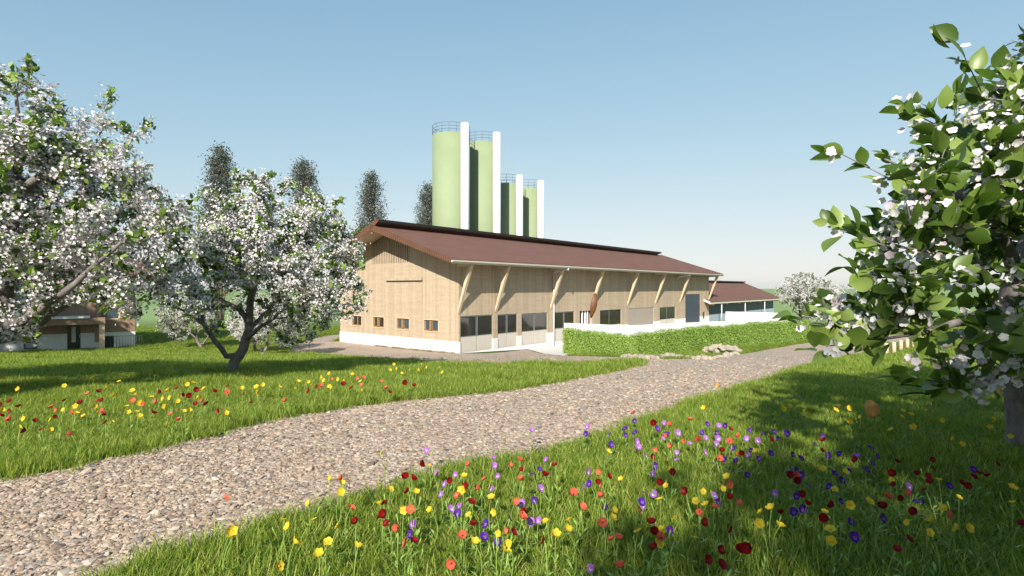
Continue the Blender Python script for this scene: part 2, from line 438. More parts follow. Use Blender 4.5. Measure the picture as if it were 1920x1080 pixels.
barn = empty('barn', tuple(C0), ANG)
tag(barn, 'long timber barn with white base, brown sheet roof and row of grey gates under struts', 'barn')
L, W = 45.6, 14.1
SL = .329
def zn(a): return 6.2 + (a + 1.4) * SL          # underside of the slope towards the yard
def zf(a): return 8.98 + (7.1 - a) * SL if a < 7.1 else 9.0 - (a - 7.1) * SL
bays = [  # px0, px1, split px, top py(at px), bottom of upper glass (py at px0), type
    (863, 924, 895, 2.60, 1.18), (933, 970, 951, 2.57, 1.16), (978, 1026.5, 1002.5, 2.53, 1.14), (1037, 1077, 1058, 2.50, 1.12)]
openings = []
for p0, p1, ps, zt, zm in bays: openings.append((s_of(p0), s_of(p1), -.6, zt))
o5 = (s_of(1087), s_of(1109.6), .2, 2.48); o6 = (s_of(1125), s_of(1165), .35, 2.44)
o7 = (s_of(1178), s_of(1226), .3, 2.44); o8 = (s_of(1237), s_of(1266.5), .3, 2.36)
o9 = (s_of(1285), s_of(1312.6), .1, 3.75); o10 = (s_of(1317.5), s_of(1322.5), .55, 1.45)
openings += [o5, o6, o7, o8, o9, o10]
PL = .88
b = MB(); wall_boxes(b, 0, L, PL, 6.45, [(o[0], o[1], max(o[2], PL) if o[2] < PL else o[2], o[3]) for o in openings], 0, .25)
# gable walls (near one with window openings)
gwin = [(a0, a1, 1.47, 2.25) for a0, a1 in ((2.0, 3.49), (5.13, 6.59), (8.14, 9.5), (11.06, 12.37))]
slat = (5.14, 9.75, 6.36)
b.v and None
wall_boxes(b, .25, W, PL, 5.6, gwin, 0, .25, 'y')
zt = lambda a: (zn(a) - .02) if a < 7.1 else (9.0 - .13 - (a - 7.1) * SL)
for a0, a1, zb in ((.25, slat[0], 5.6), (slat[1], W, 5.6)):
    b.prism([(0, a0, zb), (0, a1, zb), (0, a1, zt(a1)), (0, a0, zt(a0))], (.25, 0, 0))
b.box(0, .25, slat[0], slat[1], 5.6, slat[2])
b.prism([(L - .25, .25, PL), (L - .25, W, PL), (L - .25, W, zt(W)), (L - .25, 7.1, zt(7.1)), (L - .25, .25, zt(.25))], (.25, 0, 0))
wall_boxes(b, .25, L - .25, PL, zt(W) - .0, [], W - .25, W)
b.build('timber_wall', M['siding'], barn)
b = MB()
wall_boxes(b, 0, L, -.7, PL, [(o[0], o[1], -.7 if o[2] < -.1 else o[2], 9) for o in openings if o[2] < PL and o[2] < .6] , -.03, .25)
wall_boxes(b, .25, W + .03, -.7, PL, [], -.03, .25, 'y')
b.box(L - .25, L + .03, .25, W + .03, -.7, PL)
b.box(.25, L - .25, W - .25, W + .03, -.7, PL)
b.build('white_base', M['render'], barn)
b = MB()   # dark inside: back lining + floor
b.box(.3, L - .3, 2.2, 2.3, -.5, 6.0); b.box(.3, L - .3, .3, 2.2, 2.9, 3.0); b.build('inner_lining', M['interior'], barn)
# slatted vent in the gable
sl = MB(); n = 22; wd = (slat[1] - slat[0]) / n
for i in range(n):
    a = slat[0] + (i + .5) * wd; sl.box(-.0, .06, a - wd * .27, a + wd * .27, slat[2], zt(a) - .12)
sl.build('gable_slats', M['siding'], barn)
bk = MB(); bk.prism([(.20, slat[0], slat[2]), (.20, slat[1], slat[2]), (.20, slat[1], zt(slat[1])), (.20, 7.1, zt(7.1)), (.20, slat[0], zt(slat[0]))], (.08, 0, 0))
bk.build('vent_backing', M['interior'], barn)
# hoist rail and loft door outline
b = MB(); b.beam((-.12, 3.62, 5.15), (-.12, 7.75, 5.15), .16, .2); b.build('sliding_rail', M['siding'], barn)
b = MB(); b.box(-.012, .0, 3.7, 6.27, 3.35, 5.02); b.box(-.012, .0, 6.30, 9.0, 3.35, 5.02); b.build('loft_door', M['siding'], barn)
# gable windows
for k, (a0, a1, z0, z1) in enumerate(gwin):
    fr = MB(); t = .07
    fr.box(.07, .15, a0, a1, z0, z0 + t); fr.box(.07, .15, a0, a1, z1 - t, z1); fr.box(.07, .15, a0, a0 + t, z0 + t, z1 - t); fr.box(.07, .15, a1 - t, a1, z0 + t, z1 - t)
    mid = (a0 + a1) / 2; fr.box(.072, .148, mid - .05, mid + .05, z0 + t, z1 - t)
    w = fr.build('window', M['oak'], barn)
    pn = MB(); pn.box(.10, .12, a0 + t, mid - .05, z0 + t, z1 - t); pn.box(.10, .12, mid + .05, a1 - t, z0 + t, z1 - t); pn.build('pane', M['glass_blue'] if k < 2 else M['glass'], w)
    tr = MB(); e = .06
    tr.box(-.03, .03, a0 - e, a0, z0 - e, z1 + e); tr.box(-.03, .03, a1, a1 + e, z0 - e, z1 + e); tr.box(-.03, .03, a0, a1, z1, z1 + e); tr.box(-.05, .04, a0, a1, z0 - e, z0)
    tr.build('surround', M['timber'], w)
    if k < 3:
        cs = MB(); m0 = mid + .05 if k != 0 else mid + .08
        cs.box(-.02, .05, mid - .02, mid + .16, z0 + t, z1 - t); cs.build('open_casement', M['oak'], w)
# gates in the front
for p0, p1, ps, zt_, zm in bays:
    s0, s1, sm = s_of(p0), s_of(p1), s_of(ps)
    zb = min(gz(*(C0 + U * s0)[:2]), gz(*(C0 + U * s1)[:2]))
    g0 = gz(*(C0 + U * s0 - V_ * .1)[:2]) + .05; g1 = gz(*(C0 + U * s1 - V_ * .1)[:2]) + .05
    for q0, q1 in ((s0, sm - .02), (sm + .02, s1)):
        lf = MB(); h0 = g0 + (g1 - g0) * (q0 - s0) / (s1 - s0); h1 = g0 + (g1 - g0) * (q1 - s0) / (s1 - s0)
        lf.prism([(q0 + .02, .05, h0), (q1 - .02, .05, h1), (q1 - .02, .05, zm), (q0 + .02, .05, zm)], (0, .06, 0))
        g = lf.build('gate_leaf', M['panel'], barn)
        fr = MB()
        for sx in (q0 + .02, q1 - .06): fr.box(sx, sx + .04, .04, .11, zm, zt_ - .03)
        fr.box(q0 + .06, q1 - .06, .04, .11, zm, zm + .04); fr.box(q0 + .06, q1 - .06, .04, .11, zt_ - .07, zt_ - .03)
        fr.build('gate_frame', M['steel'], g)
        pn = MB(); pn.box(q0 + .06, q1 - .06, .07, .09, zm + .04, zt_ - .07); pn.build('pane', M['glass'], g)
for o, sp in ((o6, 1143), (o8, 1251)):
    w = MB(); t = .05; s0, s1, z0, z1 = o; sm = s_of(sp)
    w.box(s0, s1, .05, .11, z1 - t, z1); w.box(s0, s1, .05, .11, z0, z0 + t)
    for x in (s0, sm - t / 2, s1 - t): w.box(x, x + t, .05, .11, z0 + t, z1 - t)
    w = w.build('window', M['steel'], barn)
    pn = MB(); pn.box(s0 + t, sm - t / 2, .07, .09, 1.0, z1 - t); pn.box(sm + t / 2, s1 - t, .07, .09, 1.0, z1 - t); pn.build('pane', M['glass'], w)
    pn = MB(); pn.box(s0 + t, sm - t / 2, .065, .095, z0 + t, .998); pn.box(sm + t / 2, s1 - t, .065, .095, z0 + t, .998); pn.build('lower_panel', M['panel'], w)
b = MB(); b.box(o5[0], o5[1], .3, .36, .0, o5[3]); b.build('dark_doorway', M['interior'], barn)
for q in (.28, .52, .72):
    b = MB(); s = o5[0] + (o5[1] - o5[0]) * q; b.box(s, s + .12, .1, .2, .0, o5[3]); b.build('doorway_post', M['white_metal'], barn)
b = MB(); b.box(o7[0], o7[1], .04, .1, o7[2], o7[3]); b.build('roller_shutter', M['panel_dark'], barn)
b = MB(); b.box(o9[0], o9[1], .03, .09, o9[2], o9[3]); d9 = b.build('slate_door', M['slate'], barn)
b = MB(); b.box(o10[0], o10[1], .08, .12, o10[2], o10[3]); b.build('small_window', M['glass'], barn)

# roof
rs0, rs1 = -2.0, 46.7
def slab(b, s0, s1, a0, z0, a1, z1, th, mi=0):
    b.prism([(s0, a0, z0), (s1, a0, z0), (s1, a1, z1), (s0, a1, z1)], (0, 0, th), mi)
b = MB(); slab(b, rs0, rs1, -1.4, zn(-1.4), 7.1, zn(7.1), .14); b.build('roof_slope', M['roof'], barn)
b = MB(); slab(b, rs0, 44.5, 6.16, 9.26 - .06 * SL, 7.25, 9.26 - 1.15 * SL, .14); slab(b, rs0, rs1, 7.25, 9.26 - 1.15 * SL, 15.5, 9.26 - 9.4 * SL, .14); b.build('roof_back_slope', M['roof'], barn)
b = MB(); b.box(rs0 + .12, 44.4, 6.75, 6.85, zn(6.85) + .141, 9.0); b.box(rs0, 44.5, 6.06, 6.157, 9.20, 9.41); b.build('ridge_vent', M['dk_brown'], barn)
b = MB()  # pale soffit boards, just under the slope
slab(b, rs0 + .1, rs1 - .1, -1.3, zn(-1.3) - .05, 6.9, zn(6.9) - .05, .048); slab(b, rs0 + .1, rs1 - .1, 7.3, 9.26 - 1.2 * SL - .05, 15.4, 9.26 - 9.3 * SL - .05, .048)
b.build('soffit', M['timber'], barn)
for nm, s in (('verge_trim', rs0), ('verge_trim', rs1)):
    b = MB(); sx = -.05 if s < 0 else 0.0
    x0 = s + sx
    b.prism([(x0, -1.45, zn(-1.45) - .14), (x0, 7.12, zn(7.12) - .30), (x0, 7.12, zn(7.12) + .17), (x0, -1.45, zn(-1.45) + .17)], (.05, 0, 0))
    b.prism([(x0, 15.55, 9.26 - 9.45 * SL - .14), (x0, 15.55, 9.26 - 9.45 * SL + .18), (x0, 6.05 if s < 0 else 7.13, 9.26 + (.05 if s < 0 else -1.03) * SL * 1 + .18), (x0, 6.05 if s < 0 else 7.13, 9.26 + (.05 if s < 0 else -1.03) * SL - .02), (x0, 7.13, 9.26 - 1.03 * SL - .3)], (.05, 0, 0))
    b.build(nm, M['verge'], barn)
for a in (1.5, 4.6, 7.1, 9.8, 12.7):
    b = MB(); z = (zn(a) - .17) if a < 7.1 else (9.26 - (a - 6.1) * SL - .17)
    if a == 7.1: z = zn(7.1) - .4
    b.beam((rs0 + .15, a, z), (0, a, z), .16, .22); b.build('purlin', M['timber'], barn)
# gutter
b = MB(); gpts = [(-1.50 + .09 * math.cos(t), zn(-1.45) + .02 + .09 * math.sin(t)) for t in np.linspace(math.pi, 2 * math.pi, 7)]
prof = [(rs0 - .05, a, z) for a, z in gpts] + [(rs0 - .05, -1.41, zn(-1.45) + .06), (rs0 - .05, -1.59, zn(-1.45) + .06)]
b.prism(prof, (rs1 - rs0 + .1, 0, 0)); b.box(rs0, rs1, -1.42, -1.38, zn(-1.4) - .16, zn(-1.4) + .0); b.build('gutter', M['cream_metal'], barn)
# struts
for k, px in enumerate((857, 930, 1033, 1110, 1177, 1229, 1275, 1330)):
    s = s_of(px) + (.15 if k == 0 else 0); s = min(s, L - .12)
    b = MB()
    b.prism([(s - .11, -.02, 2.75), (s - .11, -.02, 3.1), (s - .11, -.95, 5.93), (s - .11, -1.25, 5.93)], (.22, 0, 0))
    b.box(s - .13, s + .13, -1.3, 0, 5.93, 6.13)
    b.build('strut', M['timber'], barn)
# downpipes
b = MB(); s = s_of(1036); g0 = gz(*(C0 + U * s)[:2])
b.tube([(s, -.12, g0), (s, -.12, 5.75)], .07, 10); b.tube([(s, -.12, 5.74), (s, -.35, 5.85), (s + .1, -1.45, 6.0)], .07, 10); b.tube([(s + .1, -1.47, 5.92), (s + .1, -1.47, 6.22)], .08, 10)
b.build('downpipe', M['white_metal'], barn)
b = MB(); s = s_of(1270); b.tube([(s, -.1, 5.5), (s, -.1, 5.72), (s, -.3, 5.8), (s + .1, -1.45, 6.02), (s + .1, -1.47, 6.2)], .07, 10); b.build('downpipe', M['white_metal'], barn)

# second barn
P2 = Vector((27.2, 71.8, 0)); b2 = empty('barn', tuple(P2), ANG)
tag(b2, 'lower brown-roofed barn with blue-grey curtain walls beyond the end of the timber barn', 'barn')
S2 = .43; zr = lambda a: 2.6 + a * S2
b = MB(); slab(b, -3.0, 31.8, 0, 2.6, 6.7, zr(6.7), .12); slab(b, -3.0, 31.8, 6.7, zr(6.7), 13.4, 2.6, .12); b.build('roof', M['roof'], b2)
b = MB(); b.box(-3.0, 31.0, 5.9, 6.9, zr(6.7) + .02, zr(6.7) + .22); b.build('ridge_vent', M['dk_brown'], b2)
b = MB(); b.box(-3.0, 31.8, -.1, .02, 2.45, 2.62); b.build('gutter', M['cream_metal'], b2)
b = MB(); b.box(-2.2, 31, 1.2, 1.35, 1.0, 2.8); b.box(-2.2, -2.1, 1.35, 12.2, 1.0, 2.8); b.box(30.9, 31, 1.35, 12.2, 1.0, 2.8); b.build('curtain_wall', M['curtain'], b2)
b = MB(); b.box(-2.3, 31.1, 1.1, 1.4, -.2, 1.0); b.box(-2.3, -2.0, 1.4, 12.3, -.2, 1.0); b.box(30.8, 31.1, 1.4, 12.3, -.2, 1.0); b.build('low_wall', plain('shaded_blue_wall', (.40, .47, .55), .7, .05), b2)  # blue-grey colour puts the bluish shade into the low wall
for k in range(7):
    s = -1.5 + k * 5.2; b = MB(); b.beam((s, -.0, 2.38), (s, 1.3, 2.38), .2, .22); b.build('eave_beam', M['timber'], b2)
for s in (1.5, 11.5, 21.5):
    b = MB(); b.tube([(s, .05, 0), (s, .05, 2.4)], .07, 8); b.build('downpipe', M['white_metal'], b2)
# far verge of barn 2
b = MB(); b.prism([(-3.06, -.05, 2.45), (-3.06, 6.7, zr(6.7) - .12), (-3.06, 6.7, zr(6.7) + .14), (-3.06, -.05, 2.75)], (.06, 0, 0)); b.build('verge_trim', M['cream_metal'], b2)

# ------------------------------------------------------------------ silos
silos = [(-7.15, 64.0, 22.3, 2.2, 1.9, 'tallest front green silo at the left end of the row beside its white pipe'),
         (-3.62, 67.8, 22.3, 2.2, 1.9, 'second tall green silo, shaded by the silo left of it'),
         (-.72, 72.2, 18.1, 2.05, 1.7, 'first of the two shorter green silos, next to the tall pair'),
         (2.25, 76.3, 18.2, 2.05, 1.7, 'green silo at the right end of the row, farthest along')]
for x, y, h, r, _, lab in silos:
    t = empty('silo', (x, y, 0)); tag(t, lab, 'silo', 'green silos behind the barn')
    b = MB(); b.tube([(0, 0, -.2), (0, 0, h)], r, 64); b.build('tank', M['silo'], t)
    b = MB(); b.tube([(0, 0, h + .001), (0, 0, h + .15), (0, 0, h + .35)], [r, r * .6, .1], 48); b.build('lid', M['silo'], t)
    b = MB()
    for k, hz in enumerate((.35, .7, 1.1)): b.tube([(r * math.cos(a), r * math.sin(a), h + hz) for a in np.linspace(0, 2 * math.pi, 49)], .022, 5, cap=False)
    for k in range(16):
        a = 2 * math.pi * k / 16; b.tube([(r * math.cos(a), r * math.sin(a), h), (r * math.cos(a), r * math.sin(a), h + 1.1)], .02, 5)
    b.build('railing', M['silo_rail'], t)
    b = MB(); d = r + .5; b.tube([(d * .66, -d * .75, -.1), (d * .66, -d * .75, h + .95)], .48 if r > 2.1 else .46, 24); b.build('pipe', M['white_metal'], t)

# ------------------------------------------------------------------ yard walls, hedge, boulders
def seg_wall(p, q, zt, th, lab, zt2=None):
    p = Vector(p); q = Vector(q); d = (q - p).normalized(); n = Vector((-d.y, d.x)) * th; zt2 = zt if zt2 is None else zt2
    z0 = min(gz(*p), gz(*q)) - .3
    b = MB(); b.prism([(p.x, p.y, z0), (q.x, q.y, z0), (q.x, q.y, zt2), (p.x, p.y, zt)], (n.x, n.y, 0)); o = b.build('yard_wall', M['render'], None, .015)
    return tag(o, lab, 'wall')
seg_wall((3.62, 37.85), (7.42, 34.6), 2.06, .25, 'white rendered wall end nearest the barn gates, behind the hedge', 2.10)
seg_wall((7.45, 34.6), (22.8, 44.9), 2.10, .25, 'long low white wall running behind the hedge away from its corner', 2.02)
seg_wall((18.8, 47.9), (22.7, 44.95), 2.42, .25, 'short higher white wall at the far end of the hedge')

def leaf_cloud(name, pos, nrm, size, material, parent=None, tv=None, tf=None, jitter=.7):
    n = len(pos); nn = nrm + RNG.normal(0, jitter, (n, 3)); 
    mt = frames(nn, RNG.uniform(0, 6.28, n), size * RNG.uniform(.7, 1.3, n))
    V, fl, rr = stamp(tv, tf, pos, mt, RNG.random(n))
    return link_mesh(name, np_mesh(name, V, fl, rr), parent, [material])
LEAF_TV = [(0, 0, 0), (.28, .25, .06), (.34, .55, .08), (0, .5, 0), (-.28, .25, .06), (-.34, .55, .08), (0, 1, -.04)]
LEAF_TF = [np.array([(0, 1, 2, 3), (0, 3, 5, 4), (3, 2, 6, 6)[:4]]), ]
LEAF_TF = [np.array([(0, 1, 2, 3), (0, 3, 5, 4)]), np.array([(3, 2, 6), (3, 6, 5)])]

def hedge(pts, thick, lab, base_lab='hedge'):
    """pts: (x, y, top z, bottom offset). front face + top covered by leaves; a dark woody core inside"""
    core = MB(); P = []; N = []
    for (x0, y0, t0), (x1, y1, t1) in zip(pts, pts[1:]):
        p = Vector((x0, y0)); q = Vector((x1, y1)); d = (q - p); Ls = d.length; d.normalize(); n = Vector((-d.y, d.x))
        ins = .10
        a = p + n * ins; c = q + n * ins
        core.prism([(a.x, a.y, gz(*p) - .1), (c.x, c.y, gz(*q) - .1), (c.x, c.y, t1 - ins), (a.x, a.y, t0 - ins)], (n.x * (thick - 2 * ins), n.y * (thick - 2 * ins), 0))
        m_ = int(Ls * 1.8 * 900); t = RNG.random(m_); g = np.array([gz(x0 + (x1 - x0) * u, y0 + (y1 - y0) * u) for u in np.linspace(0, 1, 30)])
        gg = np.interp(t, np.linspace(0, 1, 30), g); top = t0 + (t1 - t0) * t + .05 * np.sin(t * Ls * 3)
        hz = gg + (top - gg) * RNG.random(m_); off = RNG.normal(0, .035, m_) + .03 * np.sin(t * Ls * 2.3 + hz * 3)
        P.append(np.stack([x0 + (x1 - x0) * t + n.x * off, y0 + (y1 - y0) * t + n.y * off, hz], 1)); N.append(np.tile([-n.x, -n.y, .5], (m_, 1)))
        m2 = int(Ls * thick * 420); t = RNG.random(m2); w = RNG.random(m2) * thick; top = t0 + (t1 - t0) * t + .05 * np.sin(t * Ls * 3) + RNG.normal(0, .05, m2)
        P.append(np.stack([x0 + (x1 - x0) * t + n.x * w, y0 + (y1 - y0) * t + n.y * w, top], 1)); N.append(np.tile([0, 0, 1.], (m2, 1)))
    for (x0, y0, t0), s in ((pts[0], -1), (pts[-1], 1)):
        k = 0 if s < 0 else len(pts) - 2
        d = Vector((pts[k + 1][0] - pts[k][0], pts[k + 1][1] - pts[k][1])).normalized(); n = Vector((-d.y, d.x))
        m_ = int(thick * 1.8 * 500); w = RNG.random(m_) * thick; h = gz(x0, y0) + RNG.random(m_) * (t0 - gz(x0, y0)); off = RNG.normal(0, .05, m_)
        P.append(np.stack([x0 + n.x * w + d.x * (off + s * .04), y0 + n.y * w + d.y * (off + s * .04), h], 1)); N.append(np.tile([s * d.x, s * d.y, .3], (m_, 1)))
    t = empty('hedge', (pts[0][0], pts[0][1], gz(pts[0][0], pts[0][1]))); tag(t, lab, 'hedge')
    P = np.concatenate(P); base = np.array(t.location)
    o = leaf_cloud('foliage', P - base, np.concatenate(N), .068, M['hedge_leaf'], t, LEAF_TV, LEAF_TF, .5)
    for i, v in enumerate(core.v): core.v[i] = (v[0] - base[0], v[1] - base[1], v[2] - base[2])
    core.build('woody_core', plain('hedge_core', (.04, .07, .015), .95, .3, 10), t)
hedge([(3.5, 37.2, 1.72), (5.3, 35.7, 1.62), (6.2, 34.9, 1.52), (7.75, 33.6, 1.50)], .5, 'clipped green hedge end facing the yard, left of the corner above the boulders')
hedge([(7.8, 33.6, 1.60), (10.2, 35.3, 1.68), (14.2, 38.6, 1.78), (14.4, 38.7, 1.66), (18.6, 41.5, 1.78), (24.8, 45.3, 1.78)], .55, 'long sloping green hedge running from its corner along the white wall')

def rock_mesh(seed):
    bm = bmesh.new(); bmesh.ops.create_icosphere(bm, subdivisions=2, radius=1); rg = random.Random(seed)
    ph = [rg.uniform(0, 6) for _ in range(6)]
    cuts = [(Vector((rg.gauss(0, 1), rg.gauss(0, 1), rg.gauss(0, 1))).normalized(), rg.uniform(.55, .85)) for _ in range(7)]
    for v in bm.verts:
        p = v.co; k = 1 + .12 * math.sin(3 * p.x + ph[0]) * math.sin(3 * p.y + ph[1]) + .08 * math.sin(7 * p.z + ph[2]); v.co = p * k
        for n_, d in cuts:
            e = v.co.dot(n_) - d
            if e > 0: v.co -= n_ * e * .85
        v.co.z *= .7
    me = bpy.data.meshes.new('boulder'); bm.to_mesh(me); bm.free(); me.materials.append(M['boulder']); return me
rocks = [rock_mesh(i) for i in range(6)]
rg = random.Random(5); spots = []
for i in range(22):
    px = 1172 + i * 9.9; py = 673.5 + 1.5 * math.sin(i * .5) - (max(0, px - 1330) * .13); spots.append((px, py, rg.uniform(.19, .30), 0))
for i in range(34):
    u = rg.uniform(-1, 1); v = rg.uniform(-1, 1) * math.sqrt(1 - u * u); spots.append((1353 + u * 31, 662.5 + v * 4.2, rg.uniform(.2, .32), .42 * (1 - u * u) * (1 - v * v)))
for i in range(12): spots.append((1180 + i * 12.5, 669.5, rg.uniform(.14, .22), 0))
for i, (px, py, r, up) in enumerate(spots):
    p = G(px, py); o = bpy.data.objects.new('boulder', rocks[i % 6]); COL.objects.link(o)
    o.location = (p.x, p.y, p.z + r * .3 + up); o.scale = (r * rg.uniform(.9, 1.5), r, r * rg.uniform(.8, 1.2)); o.rotation_euler = (rg.uniform(-.3, .3), rg.uniform(-.3, .3), rg.uniform(0, 6))
    if up: tag(o, 'pale rough boulder heaped in the mound at the right end of the stone edging', 'boulder', 'boulders of the mound')
    else: tag(o, 'pale rough boulder in the low row between the hedge and the gravel path', 'boulder', 'boulders edging the hedge bank')

# wooden posts
ords = ['nearest and tallest', 'second', 'third', 'fourth', 'fifth', 'sixth and smallest']
for i, (px, py, w, h) in enumerate(((1645, 677, .27, .86), (1662, 668, .25, .8), (1676, 664, .25, .8), (1689, 659, .25, .8), (1701, 656, .25, .8), (1713, 653, .25, .8))):
    p = G(px, py); rg2 = random.Random(i)
    t = empty('wooden_post', tuple(p), .5)
    b = MB(); b.tube([(0, 0, -.2), (.004, 0, h * .5), (0, .004, h - .03), (0, 0, h)], [w / 2, w / 2 * rg2.uniform(.94, 1), w / 2 * .97, w / 2 * .8], 14); b.build('shaft', M['post_wood'], t)
    tag(t, f'{ords[i]} of the pale round wooden posts standing in the grass beside the path', 'post', 'row of wooden posts')
    if i == 0:
        b = MB(); b.box(-.19, -.125, -.08, .08, -.05, h * 1.02); b.build('shade_strip', M['dk_brown'], t)  # dark strip stands in for the shadow side of the post

# ------------------------------------------------------------------ farmhouse at the left
hx1 = -28.4; hy = 41.0; HR = R(36); hs = empty('farmhouse', (hx1, hy, 0), HR); tag(hs, 'wooden farmhouse with white lower storey and black door behind the big blossom tree', 'house')
def xh(px): r = (px - 960) / F; return (r * hy - hx1) / (math.cos(HR) - r * math.sin(HR))
def zh(py, px=130): return CAMZ - (py - 540) / F * (hy + xh(px) * math.sin(HR))
X0 = xh(-90)
b = MB(); wall_boxes(b, X0, 0, -.4, 1.25, [(xh(126), xh(151), -.4, 3), (xh(46), xh(68), zh(653, 57), zh(641, 57)), (xh(188), xh(213), -.1, zh(630, 200))], 0, .25); b.box(-.25, 0, .25, 9, -.4, 1.25); b.box(X0, X0 + .25, .25, 9, -.4, 1.25); b.build('lower_wall', M['render'], hs)
b = MB(); wall_boxes(b, X0, .0, 1.25, 4.6, [(xh(126), xh(151), 0, zh(608)), (xh(190), xh(222), zh(597, 206), zh(578, 206))], -.03, .25); b.box(-.25, .03, .25, 9, 1.25, 4.6); b.box(X0, X0 + .25, .25, 9, 1.25, 4.6); b.prism([(.0, -.03, 4.6), (.0, 9, 4.6), (.0, 4.5, 6.4)], (-.2, 0, 0)); b.build('upper_wall', M['siding_brown'], hs)
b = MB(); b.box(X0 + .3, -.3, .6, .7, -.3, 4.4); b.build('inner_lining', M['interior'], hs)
b = MB(); b.prism([(X0 - .8, -1.0, 4.45), (.8, -1.0, 4.45), (.8, 4.5, 6.65), (X0 - .8, 4.5, 6.65)], (0, 0, .15)); b.prism([(X0 - .8, 10, 4.45), (.8, 10, 4.45), (.8, 4.5, 6.65), (X0 - .8, 4.5, 6.65)], (0, 0, .15)); b.build('roof', M['roof'], hs)
b = MB(); b.box(xh(126), xh(151), .05, .13, -.2, zh(608)); dr = b.build('door', M['black'], hs)
b = MB(); b.box(xh(134), xh(142), .02, .05, zh(642), zh(613)); b.build('glass_strip', M['door_glass'], dr)
b = MB(); b.tube([(xh(149), 0, zh(634)), (xh(149), 0, zh(628))], .025, 8); b.build('handle', M['steel'], dr)
b = MB(); s0, s1, z0, z1 = xh(44.5), xh(69.5), zh(654.5, 57), zh(640, 57); t = .11
b.box(s0, s1, -.04, .04, z0, z0 + t); b.box(s0, s1, -.04, .04, z1 - t, z1); b.box(s0, s0 + t, -.04, .04, z0 + t, z1 - t); b.box(s1 - t, s1, -.04, .04, z0 + t, z1 - t); wn = b.build('window', plain('grey_frame', (.14, .14, .15), .5), hs)
b = MB(); b.box(s0 + t, s1 - t, .0, .03, z0 + t, z1 - t); b.build('pane', M['door_glass'], wn)
b = MB(); s0, s1, z0, z1 = xh(190), xh(222), zh(597, 206), zh(578, 206); b.box(s0, s1, .08, .12, z0, z1); wn = b.build('window', M['glass_blue'], hs)
b = MB(); b.box(s1, s1 + .12, -.06, .02, z0 - .1, z1); b.box(s0, s1 + .12, -.06, .02, z0 - .1, z0); b.build('frame', M['timber'], wn)
b = MB(); b.box(xh(188), xh(213), .1, .16, -.3, zh(630, 200)); b.build('cellar_opening', M['black'], hs)
b = MB(); b.box(xh(178), xh(186), -.06, .0, zh(641, 182), zh(608, 182)); b.build('wall_pillar', M['siding_brown'], hs)
# porch
b = MB(); b.box(xh(66), xh(198), -1.7, -.035, zh(607), zh(595) - .02); b.build('porch_canopy', M['siding_brown'], hs)
b = MB(); b.box(xh(62), xh(170), -1.85, -.035, zh(595.5), zh(592)); b.build('porch_gutter', M['white_metal'], hs)
b = MB(); b.box(xh(187) , xh(197), -1.6, -1.3, -.3, zh(607)); b.build('porch_post', M['timber'], hs)
b = MB(); zr_x = xh(208); zr0, zr1 = zh(648, 235), zh(628, 235); b.beam((zr_x, -.9, zr1), (zr_x + 1.9, -.9, zr1), .03, .03)
for k in range(12):
    x = zr_x + k * .17; b.tube([(x, -.9, -.2), (x, -.9, zr1)], .012, 5)
b.build('railing', M['dark_metal'], hs)
b = MB(); b.box(X0 * .3 - .4, X0 * .3 + .4, 3.6, 4.3, 5.6, 7.3); b.build('chimney', M['render'], hs)

